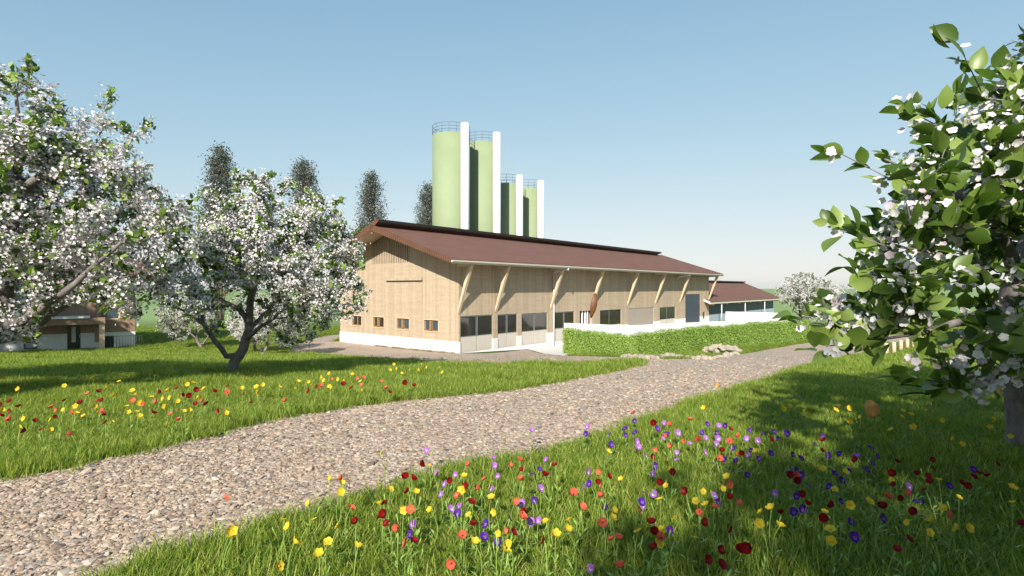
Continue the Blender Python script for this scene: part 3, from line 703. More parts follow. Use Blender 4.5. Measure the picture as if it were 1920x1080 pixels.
# ------------------------------------------------------------------ trees
def grow(limbs, attractors, base_r, seed=0, step=.22, tip=.0045):
    """limbs: list of polylines (first = trunk); attractors (n,3). Returns pos, parent, radius arrays."""
    rg = np.random.default_rng(seed); pos = []; par = []
    def add(p, q):
        pos.append(np.array(p, float)); par.append(q); return len(pos) - 1
    lim_r = {}
    for li, ln in enumerate(limbs):
        ln = [np.array(p, float) for p in ln]; n_start = len(pos)
        if li == 0: last = add(ln[0], -1)
        else:
            A = np.array(pos); last = int(np.argmin(((A - ln[0]) ** 2).sum(1)))
        ptsx = [pos[last]] + ln[1:]
        for i in range(1, len(ptsx)):
            p, q = ptsx[i - 1], ptsx[i]; n = max(1, int(np.linalg.norm(q - p) / step))
            for k in range(1, n + 1):
                w = rg.normal(0, .012, 3); last = add(p + (q - p) * k / n + w, last)
        m_l = len(pos) - n_start; r0 = base_r * (.95 if li == 0 else .52 if li < 4 else .4 if li < 8 else .09)
        for k in range(n_start, len(pos)): lim_r[k] = r0 * (1 - .88 * (k - n_start) / max(1, m_l)) ** 1.0
    A = np.array(attractors); P0 = np.array(pos)
    d0 = np.array([((P0 - a) ** 2).sum(1).min() for a in A]); order = np.argsort(d0)
    root_z = pos[0][2]; trunk_n = 6
    ends = []
    buf = np.zeros((len(pos) + len(A) * 22, 3)); buf[:len(pos)] = P0; n_ = len(pos); pen = np.zeros(len(buf)); pen[:trunk_n] = 3.0
    for ai in order:
        a = A[ai]; d = np.sqrt(((buf[:n_] - a) ** 2).sum(1)) + pen[:n_] + np.maximum(0, buf[:n_, 2] - a[2]) * .35
        q = int(np.argmin(d)); p = buf[q].copy(); L_ = np.linalg.norm(a - p)
        if L_ < .12: continue
        pd = p - buf[par[q]] if par[q] >= 0 else np.array([0, 0, 1.]); pd = pd / (np.linalg.norm(pd) + 1e-9)
        c = p + pd * L_ * .35 + (a - p) * .2 + rg.normal(0, .05 * L_, 3)
        k = max(2, min(20, int(L_ / step))); last = q
        for i in range(1, k + 1):
            t = i / k; w = (1 - t) ** 2 * p + 2 * t * (1 - t) * c + t * t * a
            buf[n_] = w; par.append(last); last = n_; n_ += 1
    P = buf[:n_]; par = np.array(par[:n_])
    rad = np.full(n_, tip ** 2.3); has = np.zeros(n_, bool); acc = np.zeros(n_)
    nchild = np.zeros(n_, int)
    for i in range(n_ - 1, 0, -1):
        r_ = acc[i] if nchild[i] else tip ** 2.3
        r_ = max(r_ * 1.0, tip ** 2.3); rad[i] = r_ * 1.015; acc[par[i]] += rad[i]; nchild[par[i]] += 1
    rad[0] = acc[0]; rad = rad ** (1 / 2.3); rad *= 1
    k = base_r / rad[0]; rad = np.where(rad > .02, .02 + (rad - .02) * (base_r - .02) / max(1e-3, rad[0] - .02), rad)
    for k, v in lim_r.items(): rad[k] = max(rad[k] * .9, v)
    # root flare
    rad = rad * (1 + .45 * np.exp(-(P[:, 2] - root_z) / .22) * (rad > base_r * .6))
    return P, par, rad, nchild

def tree_mesh(name, P, par, rad, nchild):
    b = MB(); kids = {}
    for i in range(1, len(P)): kids.setdefault(par[i], []).append(i)
    stack = [(0, None)]
    while stack:
        st, prev = stack.pop(); chain = [] if prev is None else [prev]; cur = st; chain.append(cur)
        while cur in kids:
            ks = sorted(kids[cur], key=lambda q: -rad[q])
            for q in ks[1:]: stack.append((q, cur))
            cur = ks[0]; chain.append(cur)
        rr = [float(rad[i]) for i in chain]
        if prev is not None: rr[0] = min(rr[0], rr[1] * 1.25)
        m_ = max(rr); n = 12 if m_ > .08 else 7 if m_ > .03 else 4 if m_ > .01 else 3
        b.tube([P[i] for i in chain], rr, n, cap=False)
    return b.mesh(name)

def petals(n=5, round_=False):
    tv = [(0, 0, 0)]; tf4 = []; tf3 = []
    for k in range(n):
        a = 2 * math.pi * k / n
        def rot(x, y, z): return (x * math.cos(a) - y * math.sin(a), x * math.sin(a) + y * math.cos(a), z)
        i = len(tv)
        if round_:
            tv += [rot(.26, .12, .05), rot(.50, .60, .20), rot(.26, 1.0, .24), rot(-.24, .97, .30), rot(-.50, .58, .18), rot(-.26, .12, .05)]
            tf4 += [(0, i, i + 1, i + 4), (i + 1, i + 2, i + 3, i + 4)]; tf3 += [(0, i + 4, i + 5)]
        else:
            tv += [rot(.42, .55, .22), rot(0, 1, .30), rot(-.42, .55, .18)]; tf4 += [(0, i, i + 1, i + 2)]
    return tv, [np.array(tf4)] + ([np.array(tf3)] if tf3 else [])

def lobes_points(lobes, n, rg, shell=.55):
    """points inside ellipsoids; lobes (cx,cy,cz,rx,ry,rz)"""
    vol = np.array([l[3] * l[4] * l[5] for l in lobes]); vol = vol / vol.sum(); out = []
    for l, v in zip(lobes, vol):
        m_ = max(8, int(n * v)); d = rg.normal(0, 1, (m_, 3)); d /= np.linalg.norm(d, axis=1, keepdims=True)
        r_ = (shell + (1 - shell) * rg.random(m_)) * np.where(rg.random(m_) < .25, rg.random(m_), 1) * np.where(rg.random(m_) < .09, rg.uniform(1.12, 1.4, m_), 1)
        out.append(np.array(l[:3]) + d * r_[:, None] * np.array(l[3:6]))
    return np.concatenate(out)

def blossom_tree(loc, limbs, lobes, base_r, label, seed, n_att=380, n_bl=9000, n_lf=2600, bl=.055, lf=.17, group='flowering orchard trees', hi=False, rz=0, spread=.12):
    rg = np.random.default_rng(seed)
    loc = np.array(loc, float); limbs = [[np.array(p) - loc for p in ln] for ln in limbs]; lobes = [(l[0] - loc[0], l[1] - loc[1], l[2] - loc[2], *l[3:]) for l in lobes]
    A = lobes_points(lobes, n_att, rg); A = A[A[:, 2] > .9]
    P, par, rad, nc = grow(limbs, A, base_r, seed, tip=.006 if hi else .0058)
    t = empty('blossom_tree', tuple(loc), rz); tag(t, label, 'tree', group)
    link_mesh('trunk', tree_mesh('trunk', P, par, rad, nc), t, [M['bark']])
    thin = np.where((rad < .014) & (P[:, 2] > .8))[0]
    cen = P[rad < .03].mean(0)
    # blossoms: clustered along thin twigs
    idx = rg.choice(thin, n_bl // 4); pos = np.repeat(P[idx], 4, 0) + rg.normal(0, spread * .75, (len(idx), 1, 3)).repeat(4, 1).reshape(-1, 3) + rg.normal(0, spread * .42, (len(idx) * 4, 3))
    out = pos - cen; out /= np.linalg.norm(out, axis=1, keepdims=True)
    nr = out + rg.normal(0, .7, out.shape) + np.array([0, 0, .25])
    tv, tf = petals(5, hi)
    mt = frames(nr, rg.uniform(0, 6.28, len(pos)), bl * rg.uniform(.55, 1.15, len(pos)))
    V, fl, rr = stamp(tv, tf, pos, mt, np.clip(rg.random(len(pos)), 0, 1))
    link_mesh('blossom', np_mesh('blossom', V, fl, rr), t, [M['blossom']])
    # leaves: sprays, more at the ends of twigs
    ends = np.where((nc == 0) & (P[:, 2] > .7))[0]
    src = np.concatenate([rg.choice(ends, n_lf // (7 if hi else 11)), rg.choice(thin, n_lf // (9 if hi else 7))])
    cnt = rg.integers(3, 7, len(src)); pos = np.repeat(P[src], cnt, 0); dr = P[src] - P[par[src]]; dr = np.repeat(dr / (np.linalg.norm(dr, axis=1, keepdims=True) + 1e-6), cnt, 0)
    pos = pos + rg.normal(0, .045, pos.shape) + dr * rg.uniform(-.3, .14, (len(pos), 1))
    yd = dr + rg.normal(0, .55, dr.shape) + np.array([0, 0, .15]); yd /= np.linalg.norm(yd, axis=1, keepdims=True)
    zx = rg.normal(0, 1, yd.shape) + np.array([0, 0, 1.2]); zx -= (zx * yd).sum(1, keepdims=True) * yd; zx /= np.linalg.norm(zx, axis=1, keepdims=True); xx = np.cross(yd, zx)
    sc = lf * rg.uniform(.55, 1.15, len(pos)); mt = np.stack([xx, yd, zx], 2) * sc[:, None, None]
    if hi:
        tv, tf = HI_TV, HI_TF
    else: tv, tf = LEAF_TV, LEAF_TF
    V, fl, rr = stamp(tv, tf, pos, mt, rg.random(len(pos)))
    link_mesh('leaves', np_mesh('leaves', V, fl, rr, smooth=hi), t, [M['leaf']])
    return t

# detailed leaf: 7 stations, folded and arched
HI_TV = []; HI_F = []
for i, (y, w) in enumerate(((0, .02), (.12, .17), (.28, .27), (.46, .31), (.64, .27), (.82, .15), (1.0, .0))):
    z = -.18 * (y - .35) ** 2
    HI_TV += [(-w, y, z + w * .28), (0, y, z), (w, y, z + w * .28)]
    if i:
        o = (i - 1) * 3; HI_F += [(o, o + 1, o + 4, o + 3), (o + 1, o + 2, o + 5, o + 4)]
HI_TF = [np.array(HI_F)]

def copy_thing(t, loc, rz, sc, label):
    c = t.copy(); COL.objects.link(c); c.location = loc; c.rotation_euler = (0, 0, rz); c.scale = (sc, sc, sc); c['label'] = label
    for ch in t.children:
        d = ch.copy(); COL.objects.link(d); d.parent = c
    return c

def at(px, py, Y): return np.array([(px - 960) / F * Y, Y, CAMZ - (py - 540) / F * Y])
# middle tree
def T2():
    Y = 17.5; m = Y / F; b0 = G(435, 702); Y = b0.y; m = Y / F
    A = lambda px, py, dy=0: at(px, py, Y + dy)
    limbs = [[tuple(b0 - Vector((0, 0, .1))), A(440, 680), A(456, 655), A(466, 620, .1), A(469, 580, .2), A(473, 545, .2), A(480, 500, .1), A(500, 440, .0), A(512, 380, 0)],
             [A(445, 674), A(426, 668, -.1), A(404, 640, -.3), A(381, 608, -.5), A(352, 586, -.6), A(320, 570, -.8)],
             [A(381, 608, -.5), A(372, 570, -.3), A(360, 520, -.2), A(350, 470, 0)],
             [A(468, 600, .1), A(450, 580, .2), A(420, 566, .5), A(396, 545, .8), A(385, 500, 1)],
             [A(463, 640, 0), A(490, 612, -.5), A(513, 595, -.9), A(545, 570, -1.4), A(590, 540, -1.7)],
             [A(465, 625, .1), A(485, 598, .5), A(503, 583, .9), A(550, 520, 1.4), A(600, 480, 1.6)],
             [A(475, 530, .1), A(520, 490, -.4), A(560, 440, -.9), A(590, 400, -1)],
             [A(475, 530, .2), A(450, 470, .6), A(430, 410, .9)]]
    E = lambda px, py, rx, rz, dy=0, ry=None: (*A(px, py, dy), rx * m, (ry if ry else rx) * m, rz * m)
    lobes = [E(505, 432, 135, 112), E(420, 455, 68, 70, -.3), E(590, 480, 88, 105, 0), E(575, 565, 62, 58, -1.0), E(350, 490, 42, 85, -.4), E(640, 500, 48, 48, .4), E(480, 345, 60, 42), E(562, 585, 70, 58, -.6), E(635, 535, 62, 62, -.3), E(640, 455, 50, 55), E(400, 560, 60, 50, -.3), E(475, 470, 110, 80, 1.4, 80), E(475, 480, 110, 75, -1.4, 70)]
    return blossom_tree(tuple(b0), limbs, lobes, .17, 'forked white blossom tree standing alone in the meadow left of the barn gable', 2, 620, 42000, 6500, bl=.039, lf=.185)
t2 = T2()
def T1():
    Y = 11.0; m = Y / F; bx = (-62 - 960) / F * Y; b0 = Vector((bx, Y, gz(bx, Y)))
    A = lambda px, py, dy=0: at(px, py, Y + dy)
    limbs = [[tuple(b0 - Vector((0, 0, .1))), A(-52, 700), A(-32, 655), A(-8, 618), A(10, 560, .1), A(20, 480, .2), A(28, 386, .2), A(31, 326, .2), A(36, 256, .1), A(30, 180, 0)],
             [A(-12, 622), A(45, 600, -.2), A(95, 566, -.4), A(140, 532, -.5), A(178, 498, -.6), A(206, 474, -.6), A(250, 440, -.6)],
             [A(-24, 645), A(40, 628, .3), A(95, 588, .5), A(140, 562, .8), A(190, 540, 1.0), A(250, 520, 1.1), A(310, 500, 1.2)],
             [A(28, 380, .2), A(50, 350, .0), A(92, 320, -.2), A(150, 280, -.2)],
             [A(20, 480, .2), A(80, 440, .8), A(140, 400, 1.1), A(200, 350, 1.2)],
             [A(5, 600), A(-60, 520, 0), A(-140, 420, .2), A(-200, 320, 0)],
             [A(5, 600), A(-30, 520, -.8), A(-30, 420, -1.2), A(0, 330, -1.3)]]
    E = lambda px, py, rx, rz, dy=0, ry=None: (*A(px, py, dy), rx * m, (ry if ry else rx) * m, rz * m)
    lobes = [E(20, 350, 200, 215, 0, 200), E(180, 400, 120, 150), E(130, 290, 75, 85), E(-150, 380, 180, 220), E(268, 445, 82, 100, .2), E(318, 400, 32, 58, .2), E(150, 500, 150, 75, .3, 120), E(300, 525, 55, 50, .6), E(20, 570, 75, 75, -.6), E(230, 310, 40, 55), E(335, 450, 42, 90, .3), E(315, 520, 62, 60, .9), E(60, 480, 110, 90, 1.0), E(235, 560, 50, 38, -.2), E(200, 525, 105, 52, .6), E(330, 558, 72, 42, 1.0), E(110, 540, 60, 34, .4)]
    return blossom_tree(tuple(b0), limbs, lobes, .21, 'biggest white blossom tree, its crown reaching over the farmhouse at the left edge', 11, 860, 66000, 8500, bl=.036, lf=.175)
t1 = T1()
def T3():
    Y = 6.0; bx = 5.66; b0 = Vector((bx, Y, gz(bx, Y)))
    limbs = [[tuple(b0 - Vector((0, 0, .1))), (5.62, 6, 3.15), (5.56, 5.98, 3.5), (5.42, 5.9, 3.9), (5.38, 5.85, 4.3), (5.5, 5.8, 4.9), (5.7, 5.8, 5.6), (5.9, 5.8, 6.6), (6.0, 5.8, 7.6)],
             [(5.38, 5.85, 4.2), (5.0, 5.6, 4.3), (4.5, 5.2, 4.25), (4.0, 4.8, 4.2), (3.4, 4.5, 4.15)],
             [(5.38, 5.85, 4.2), (4.8, 5.3, 4.1), (4.2, 4.9, 3.95), (3.75, 4.6, 3.8)],
             [(5.4, 5.85, 4.5), (4.9, 5.4, 4.9), (4.3, 4.9, 5.2), (3.7, 4.6, 5.3)],
             [(5.45, 5.8, 4.8), (5.0, 5.0, 5.4), (4.7, 4.6, 6.0), (4.6, 4.5, 6.6)],
             [(5.45, 5.8, 4.6), (5.9, 5.0, 4.9), (6.3, 4.4, 5.3)],
             [(5.5, 5.8, 4.9), (6.2, 6.2, 5.6), (7.0, 6.6, 6.2)],
             [(5.6, 5.8, 5.2), (5.2, 6.6, 5.8), (4.9, 7.2, 6.2)],
             [(3.9, 4.7, 5.3), (3.5, 4.55, 5.3), (3.1, 4.5, 5.42), (2.72, 4.5, 5.6)], [(3.9, 4.75, 4.2), (3.3, 4.55, 4.12), (2.9, 4.5, 4.05), (2.6, 4.5, 4.02)],
             [(4.3, 4.8, 5.9), (4.0, 4.6, 6.1), (3.75, 4.5, 6.4)], [(4.2, 4.8, 4.9), (3.5, 4.5, 4.8), (3.0, 4.4, 4.85), (2.65, 4.4, 4.95)]]
    lobes = [(7.4, 7.0, 5.6, 1.7, 1.4, 1.5), (6.2, 7.0, 5.9, 1.2, 1.1, 1.2), (5.3, 5.4, 5.3, 1.45, 1.5, 1.2), (6.0, 5.5, 6.3, 1.2, 1.4, 1.25), (4.3, 4.75, 4.75, .9, .8, .75), (3.45, 4.45, 4.95, .5, .5, .5), (4.3, 4.6, 4.15, .95, .6, .35), (4.6, 4.6, 5.9, .6, .6, .6), (6.6, 5.6, 5.8, 1.6, 1.6, 1.7), (3.4, 4.5, 4.38, .5, .4, .16), (3.95, 4.6, 5.5, .45, .4, .4), (4.8, 4.9, 6.35, .5, .5, .5), (4.25, 4.6, 6.05, .4, .4, .3), (3.1, 4.5, 4.95, .5, .5, .45), (3.15, 4.5, 4.45, .45, .35, .2), (2.85, 4.6, 4.25, .3, .3, .1), (3.75, 4.55, 3.8, .28, .3, .2), (3.2, 4.5, 5.2, .45, .4, .3), (3.7, 4.6, 5.7, .35, .35, .3), (4.1, 4.45, 3.95, .42, .35, .22), (4.3, 4.6, 5.2, .8, .7, .6)]  # rear lobes added to fill the crown and widen its shade
    return blossom_tree(tuple(b0), limbs, lobes, .15, 'close blossom tree with large glossy leaves and pink-white flowers at the right edge', 5, 640, 8500, 4000, bl=.034, lf=.215, hi=True, spread=.09)
t3 = T3()
# smaller orchard trees farther off (copies of the middle tree)
zz = lambda p: (p.x, p.y, p.z - .03)
far = [((1502, 615), 1.0, 1.0, 'rounded pale blossom tree on the grass just right of the far white wall'),
       ((1564, 618), 2.4, .86, 'smaller blossom tree right behind the first one beyond the white wall'),
       ((1620, 622), 4.1, .66, 'third blossom tree along the far lane, half hidden by the near leaves'),
       ((1668, 612), 5.2, .8, 'blossom tree far beyond the wooden posts, seen through the near branches'),
       ((378, 655), 3.3, .72, 'low blossom tree with pale slanting trunk behind the forked tree, nearer the farmhouse'),
       ((492, 668), .7, .62, 'dark-stemmed blossom tree close behind the forked tree trunk'),
       ((478, 661), 5.0, .66, 'pale-stemmed blossom tree behind the forked tree, between it and the yard')]
for (px, py), rz, sc, lab in far:
    copy_thing(t2, zz(G(px, py)), rz, sc, lab)
# unseen trees casting the meadow and farmhouse shade; some doubled only to deepen it
for src, (x, y), rz, sc, lab in ((t1, (1.3, -3.7), .3, .9, 'blossom tree behind the viewer shading the flowers in the right meadow'), (t1, (10.2, -.8), 2.6, 1.0, 'tall blossom tree far out beyond the right edge of the view'), (t1, (5.9, -1.9), 2.6, .95, 'blossom tree behind the viewer at the far right of the meadow'),
        (t1, (-15.2, 10.4), 3.5, .95, 'unseen blossom tree added to deepen the left meadow shade, level with the biggest tree'), (t1, (4.4, -2.2), -.8, .9, 'unseen blossom tree added behind the viewer to deepen the right meadow shade'), (t1, (-16.5, 8.2), 5.2, 1.0, 'blossom tree left of the biggest blossom tree, beyond the edge of the view'), (t1, (-12.2, 4.4), .8, .72, 'blossom tree outside the view shading the meadow before the farmhouse'), (t1, (11.6, 5.4), 3.1, 1.0, 'unseen blossom tree added far right of the close tree to thicken the shade'), (t2, (-32.9, 31.2), 1.4, 1.1, 'blossom tree shading the farmhouse front, left of the view'), (t2, (-36.5, 27.5), 4.4, 1.15, 'blossom tree farther left of the one shading the farmhouse front'), (t2, (9.9, 4.0), 1.0, 1.05, 'blossom tree beside the close tree, beyond the right edge of the view')):
    copy_thing(src, (x, y, gz(x, y)), rz, sc, lab)

# poplars
def poplar():
    rg = np.random.default_rng(3); H = 24.4; t = empty('poplar', (0, 0, 0)); b = MB()
    b.tube([(0, 0, -.3), (.05, 0, 8), (0, .05, 16), (0, 0, H - .6)], [.32, .24, .14, .03], 8)
    P = []
    for k in range(230):
        h0 = 2.5 + (H - 4) * rg.random(); a = rg.uniform(0, 6.28); L_ = (2.75 * (1 - ((h0 - 9) / 15.5) ** 2 * .92)) * rg.uniform(.5, 1.05)
        p = Vector((0, 0, h0)); q = p + Vector((math.cos(a) * L_, math.sin(a) * L_, L_ * rg.uniform(1.1, 2.2)))
        if q.z > H: q.z = H - rg.random()
        mid = (p + q) / 2 + Vector((math.cos(a), math.sin(a), -.2)) * .15 * L_
        b.tube([p, mid, q], [.05, .03, .01], 4, cap=False)
        for _ in range(72 if h0 > 5 else 18):
            u = rg.uniform(.25, 1.08); c = (1 - u) ** 2 * p + 2 * u * (1 - u) * mid + u * u * q
            P.append(np.array(c) + rg.normal(0, .42, 3))
    for k in range(7):
        a = k * .9; b.tube([(math.cos(a) * .4, math.sin(a) * .4, -.2), (math.cos(a) * .7, math.sin(a) * .7, 5), (math.cos(a) * 1.1, math.sin(a) * 1.1, 11)], [.09, .07, .02], 5)
    b.build('trunk', M['poplar_bark'], t)
    P = np.array(P)
    leaf_cloud('leaves', P, np.tile([0, 0, .3], (len(P), 1)), .22, M['poplar_leaf'], t, LEAF_TV, LEAF_TF, 1.0)
    return t
pop = poplar(); pops = [((413, 75), 'tallest-looking slender poplar above the gap between the two white blossom trees'), ((570, 83), 'slender poplar rising directly behind the crown of the forked blossom tree'), ((696, 92), 'slender poplar just left of the barn ridge'), ((803, 102), 'slender poplar half hidden by the tallest silo')]
for i, ((px, Y), lab) in enumerate(pops):
    loc = ((px - 960) / F * Y, Y, 0)
    if i == 0: pop.location = loc; tag(pop, lab, 'tree', 'row of poplars behind the barn')
    else: copy_thing(pop, loc, i * 1.7, 1.0, lab)
# distant low shrubs/orchard line at the left, a thin strip beyond the meadow
# ------------------------------------------------------------------ scatters (grass, gravel, dry grass)
hidden = {}
def proto_collection(name, meshes):
    c = bpy.data.collections.new(name)
    for i, me in enumerate(meshes):
        o = bpy.data.objects.new(f'{name}_piece', me); c.objects.link(o)
    return c
def scatter(name, pos, rot, scl, idx, coll, kind_label=None):
    me = bpy.data.meshes.new(name); me.vertices.add(len(pos)); me.vertices.foreach_set('co', pos.astype(np.float32).ravel())
    a = me.attributes.new('rot', 'FLOAT_VECTOR', 'POINT'); a.data.foreach_set('vector', rot.astype(np.float32).ravel())
    a = me.attributes.new('scl', 'FLOAT_VECTOR', 'POINT'); a.data.foreach_set('vector', scl.astype(np.float32).ravel())
    a = me.attributes.new('pick', 'INT', 'POINT'); a.data.foreach_set('value', idx.astype(np.int32))
    me.update(); o = link_mesh(name, me); tag(o, kind='stuff')
    ng = bpy.data.node_groups.new(name, 'GeometryNodeTree')
    ng.interface.new_socket('Geometry', in_out='INPUT', socket_type='NodeSocketGeometry'); ng.interface.new_socket('Geometry', in_out='OUTPUT', socket_type='NodeSocketGeometry')
    N = ng.nodes.new; gi, go = N('NodeGroupInput'), N('NodeGroupOutput'); iop = N('GeometryNodeInstanceOnPoints'); ci = N('GeometryNodeCollectionInfo')
    ci.inputs['Collection'].default_value = coll; ci.inputs['Separate Children'].default_value = True; ci.inputs['Reset Children'].default_value = True
    def na(nm, dt):
        n = N('GeometryNodeInputNamedAttribute'); n.data_type = dt; n.inputs['Name'].default_value = nm; return n.outputs['Attribute']
    L_ = ng.links.new; L_(gi.outputs[0], iop.inputs['Points']); L_(ci.outputs[0], iop.inputs['Instance'])
    iop.inputs['Pick Instance'].default_value = True; L_(na('pick', 'INT'), iop.inputs['Instance Index'])
    er = N('FunctionNodeEulerToRotation'); L_(na('rot', 'FLOAT_VECTOR'), er.inputs[0]); L_(er.outputs[0], iop.inputs['Rotation'])
    L_(na('scl', 'FLOAT_VECTOR'), iop.inputs['Scale']); L_(iop.outputs[0], go.inputs[0])
    md = o.modifiers.new('scatter', 'NODES'); md.node_group = ng
    return o

def tuft(seed, blades, radius, hgt, wid, material, lean=.5):
    rg = np.random.default_rng(seed); V = []; F4 = []; F3 = []; r4 = []; r3 = []
    for k in range(blades):
        a = rg.uniform(0, 6.28); r_ = radius * math.sqrt(rg.random()); bx, by = r_ * math.cos(a), r_ * math.sin(a)
        h = hgt * rg.uniform(.45, 1.1); w = wid * rg.uniform(.7, 1.3); la = rg.uniform(0, 6.28); ln = h * lean * rg.uniform(.2, 1.2)
        dx, dy = math.cos(la), math.sin(la); sx, sy = -dy * w / 2, dx * w / 2; i = len(V); rv = np.clip(rg.normal(.45, .25), 0, 1)
        for t, ww in ((0, 1), (.4, .9), (.75, .6)):
            ox, oy, oz = dx * ln * t * t, dy * ln * t * t, h * t * (1 - .12 * t)
            V += [(bx + ox - sx * ww, by + oy - sy * ww, oz), (bx + ox + sx * ww, by + oy + sy * ww, oz)]
        V.append((bx + dx * ln, by + dy * ln, h * .88))
        F4 += [(i, i + 1, i + 3, i + 2), (i + 2, i + 3, i + 5, i + 4)]; F3.append((i + 4, i + 5, i + 6)); r4 += [rv, rv]; r3.append(rv)
    me = np_mesh('tuft', np.array(V), [np.array(F4), np.array(F3)], np.array(r4 + r3)); me.materials.append(material); return me

def area_points(y0, y1, dens_fn, rg, margin=2.0):
    ys = np.linspace(y0, y1, 400); w = (1.0 * np.abs(ys) * .97 + margin) * 2; d = dens_fn(ys) * w; tot = np.trapezoid(d, ys) if hasattr(np, 'trapezoid') else np.trapz(d, ys)
    cdf = np.cumsum(d); cdf /= cdf[-1]; n = int(tot); Y = np.interp(rg.random(n), cdf, ys); X = rg.uniform(-1, 1, n) * (np.abs(Y) * .97 + margin)
    return X, Y
def blocked(X, Y):
    jx = RNG.normal(0, .09, X.shape); jy = RNG.normal(0, .09, X.shape); m = in_poly(PATH, X + jx, Y + jy) | in_poly(PALE, X, Y) | in_poly(POND, X, Y)
    s = (X - C0.x) * U.x + (Y - C0.y) * U.y; a = (X - C0.x) * V_.x + (Y - C0.y) * V_.y
    m |= (s > -.1) & (s < L + .1) & (a > -2.6) & (a < W + .1)
    m |= in_poly(AP, X, Y)
    s2 = (X - P2.x) * U.x + (Y - P2.y) * U.y; a2 = (X - P2.x) * V_.x + (Y - P2.y) * V_.y
    m |= (s2 > -3) & (s2 < 32) & (a2 > 0) & (a2 < 14)
    c_, s_ = math.cos(HR), math.sin(HR); xl = (X - hx1) * c_ + (Y - hy) * s_; yl = -(X - hx1) * s_ + (Y - hy) * c_; m |= (xl > X0) & (xl < .1) & (yl > -.1) & (yl < 9)
    return m
rg = np.random.default_rng(21)
dens = lambda y: 250 * np.clip(7.5 / np.maximum(y, 1), 0, 1) ** 1.7
X, Y = area_points(.8, 62, dens, rg); k = ~blocked(X, Y); X, Y = X[k], Y[k]
# ragged fringe: keep some tufts just outside the rim
Z = ground_z(X, Y); n = len(X); sc = np.clip(Y / 7.5, 1, 9) ** .62
patch = .8 + .35 * np.sin(X * 1.7 + Y * .6) * np.sin(Y * 1.3 - X * .4) + rg.normal(0, .15, n)
h = np.clip(patch, .45, 1.5) * np.where(Y > 25, .8, 1)
scl = np.stack([sc * 1.15, sc * 1.15, h * np.clip(sc, 1, 2.0)], 1); rot = np.stack([rg.normal(0, .12, n), rg.normal(0, .12, n), rg.uniform(0, 6.28, n)], 1)
gc = proto_collection('grass_tufts', [tuft(i, 34, .10, .155, .005, M['grass'], .72) for i in range(7)])
scatter('grass', np.stack([X, Y, Z], 1), rot, scl, rg.integers(0, 7, n), gc)
print('grass tufts', n)
# dry tufts at the yard edge and along the wall foot
pts = []
for _ in range(900):
    px = rg.uniform(640, 1130); py = 690 - rg.exponential(4.5) - (0 if px > 760 else (760 - px) * .12)
    if py < 668: continue
    pts.append(G(px, py)[:])
for _ in range(260):
    a = rg.uniform(0, 9); q = C0 + V_ * a - U * rg.uniform(.05, .35); pts.append((q.x, q.y, gz(q.x, q.y)))
P_ = np.array(pts); n = len(P_)
dc = proto_collection('dry_tufts', [tuft(60 + i, 12, .12, .2, .009, M['dry_grass'], .8) for i in range(4)])
scatter('dry_grass', P_, np.stack([np.zeros(n), np.zeros(n), rg.uniform(0, 6.28, n)], 1), np.tile([1.2, 1.2, .9], (n, 1)) * rg.uniform(.6, 1.3, (n, 1)), rg.integers(0, 4, n), dc)
# stones lying on the path
def pebble(seed):
    rg2 = random.Random(seed); bm = bmesh.new(); bmesh.ops.create_icosphere(bm, subdivisions=1, radius=1)
    for v in bm.verts: v.co = v.co * rg2.uniform(.78, 1.12); v.co.z *= .5
    me = bpy.data.meshes.new('pebble'); bm.to_mesh(me); bm.free(); me.materials.append(M['stone']); return me
pc = proto_collection('pebbles', [pebble(i) for i in range(8)])
rg = np.random.default_rng(8)
dens = lambda y: 1700 * np.clip(4.5 / np.maximum(y, 1), 0, 1) ** 2.0 * np.clip((38 - y) / 22, 0, 1)
X, Y = area_points(1.6, 38, dens, rg, 1.0); k = in_poly(PATH, X, Y); X, Y = X[k], Y[k]; n = len(X); print('stones', n)
r_ = np.exp(rg.normal(-4.3, .42, n)) * np.clip(Y / 4.5, 1, 8) ** .35
Z = ground_z(X, Y) + .018 - r_ * .08
scatter('loose_gravel', np.stack([X, Y, Z], 1), np.stack([rg.normal(0, .25, n), rg.normal(0, .25, n), rg.uniform(0, 6.28, n)], 1), np.stack([r_ * rg.uniform(.9, 1.6, n), r_, r_ * rg.uniform(.7, 1.2, n)], 1), rg.integers(0, 8, n), pc)

# ------------------------------------------------------------------ flowers
FL = {}
def add(f, ox, oy, **kw):
    for k, pts in kw.items(): FL.setdefault(k, []).extend([(ox + x / f, oy + y / f) for x, y in pts])
add(3.856, 0, 680, o=[(75,283),(77,413),(410,343),(372,325),(297,488),(515,525),(630,226),(712,278),(1135,280),(1045,298),(1275,190),(1467,278),(1235,368),(1290,418),(535,362),(718,352),(960,275)],
 r=[(135,320),(188,490),(465,275),(585,292),(755,382),(1110,368),(720,212),(740,275),(1165,212),(1545,212),(1495,302),(1415,300),(412,388),(258,425),(765,430),(1380,240),(1320,235),(1420,195),(8,305),(5,385),(75,350)],
 y=[(140,193),(465,167),(25,103),(12,340),(145,467),(362,488),(405,108),(545,375),(550,315),(600,345),(605,388),(680,315),(720,358),(803,432),(780,183),(860,137),(905,105),(960,207),(1013,294),(988,355),(917,320),(825,242),(1093,250),(1193,257),(1285,283),(1210,438),(1358,157),(1397,150),(1440,252),(1480,195),(1365,345),(1330,355),(1230,252),(1215,205),(1307,230),(365,412),(172,405),(925,365),(1008,385),(1195,320),(990,232),(672,115),(458,340)])
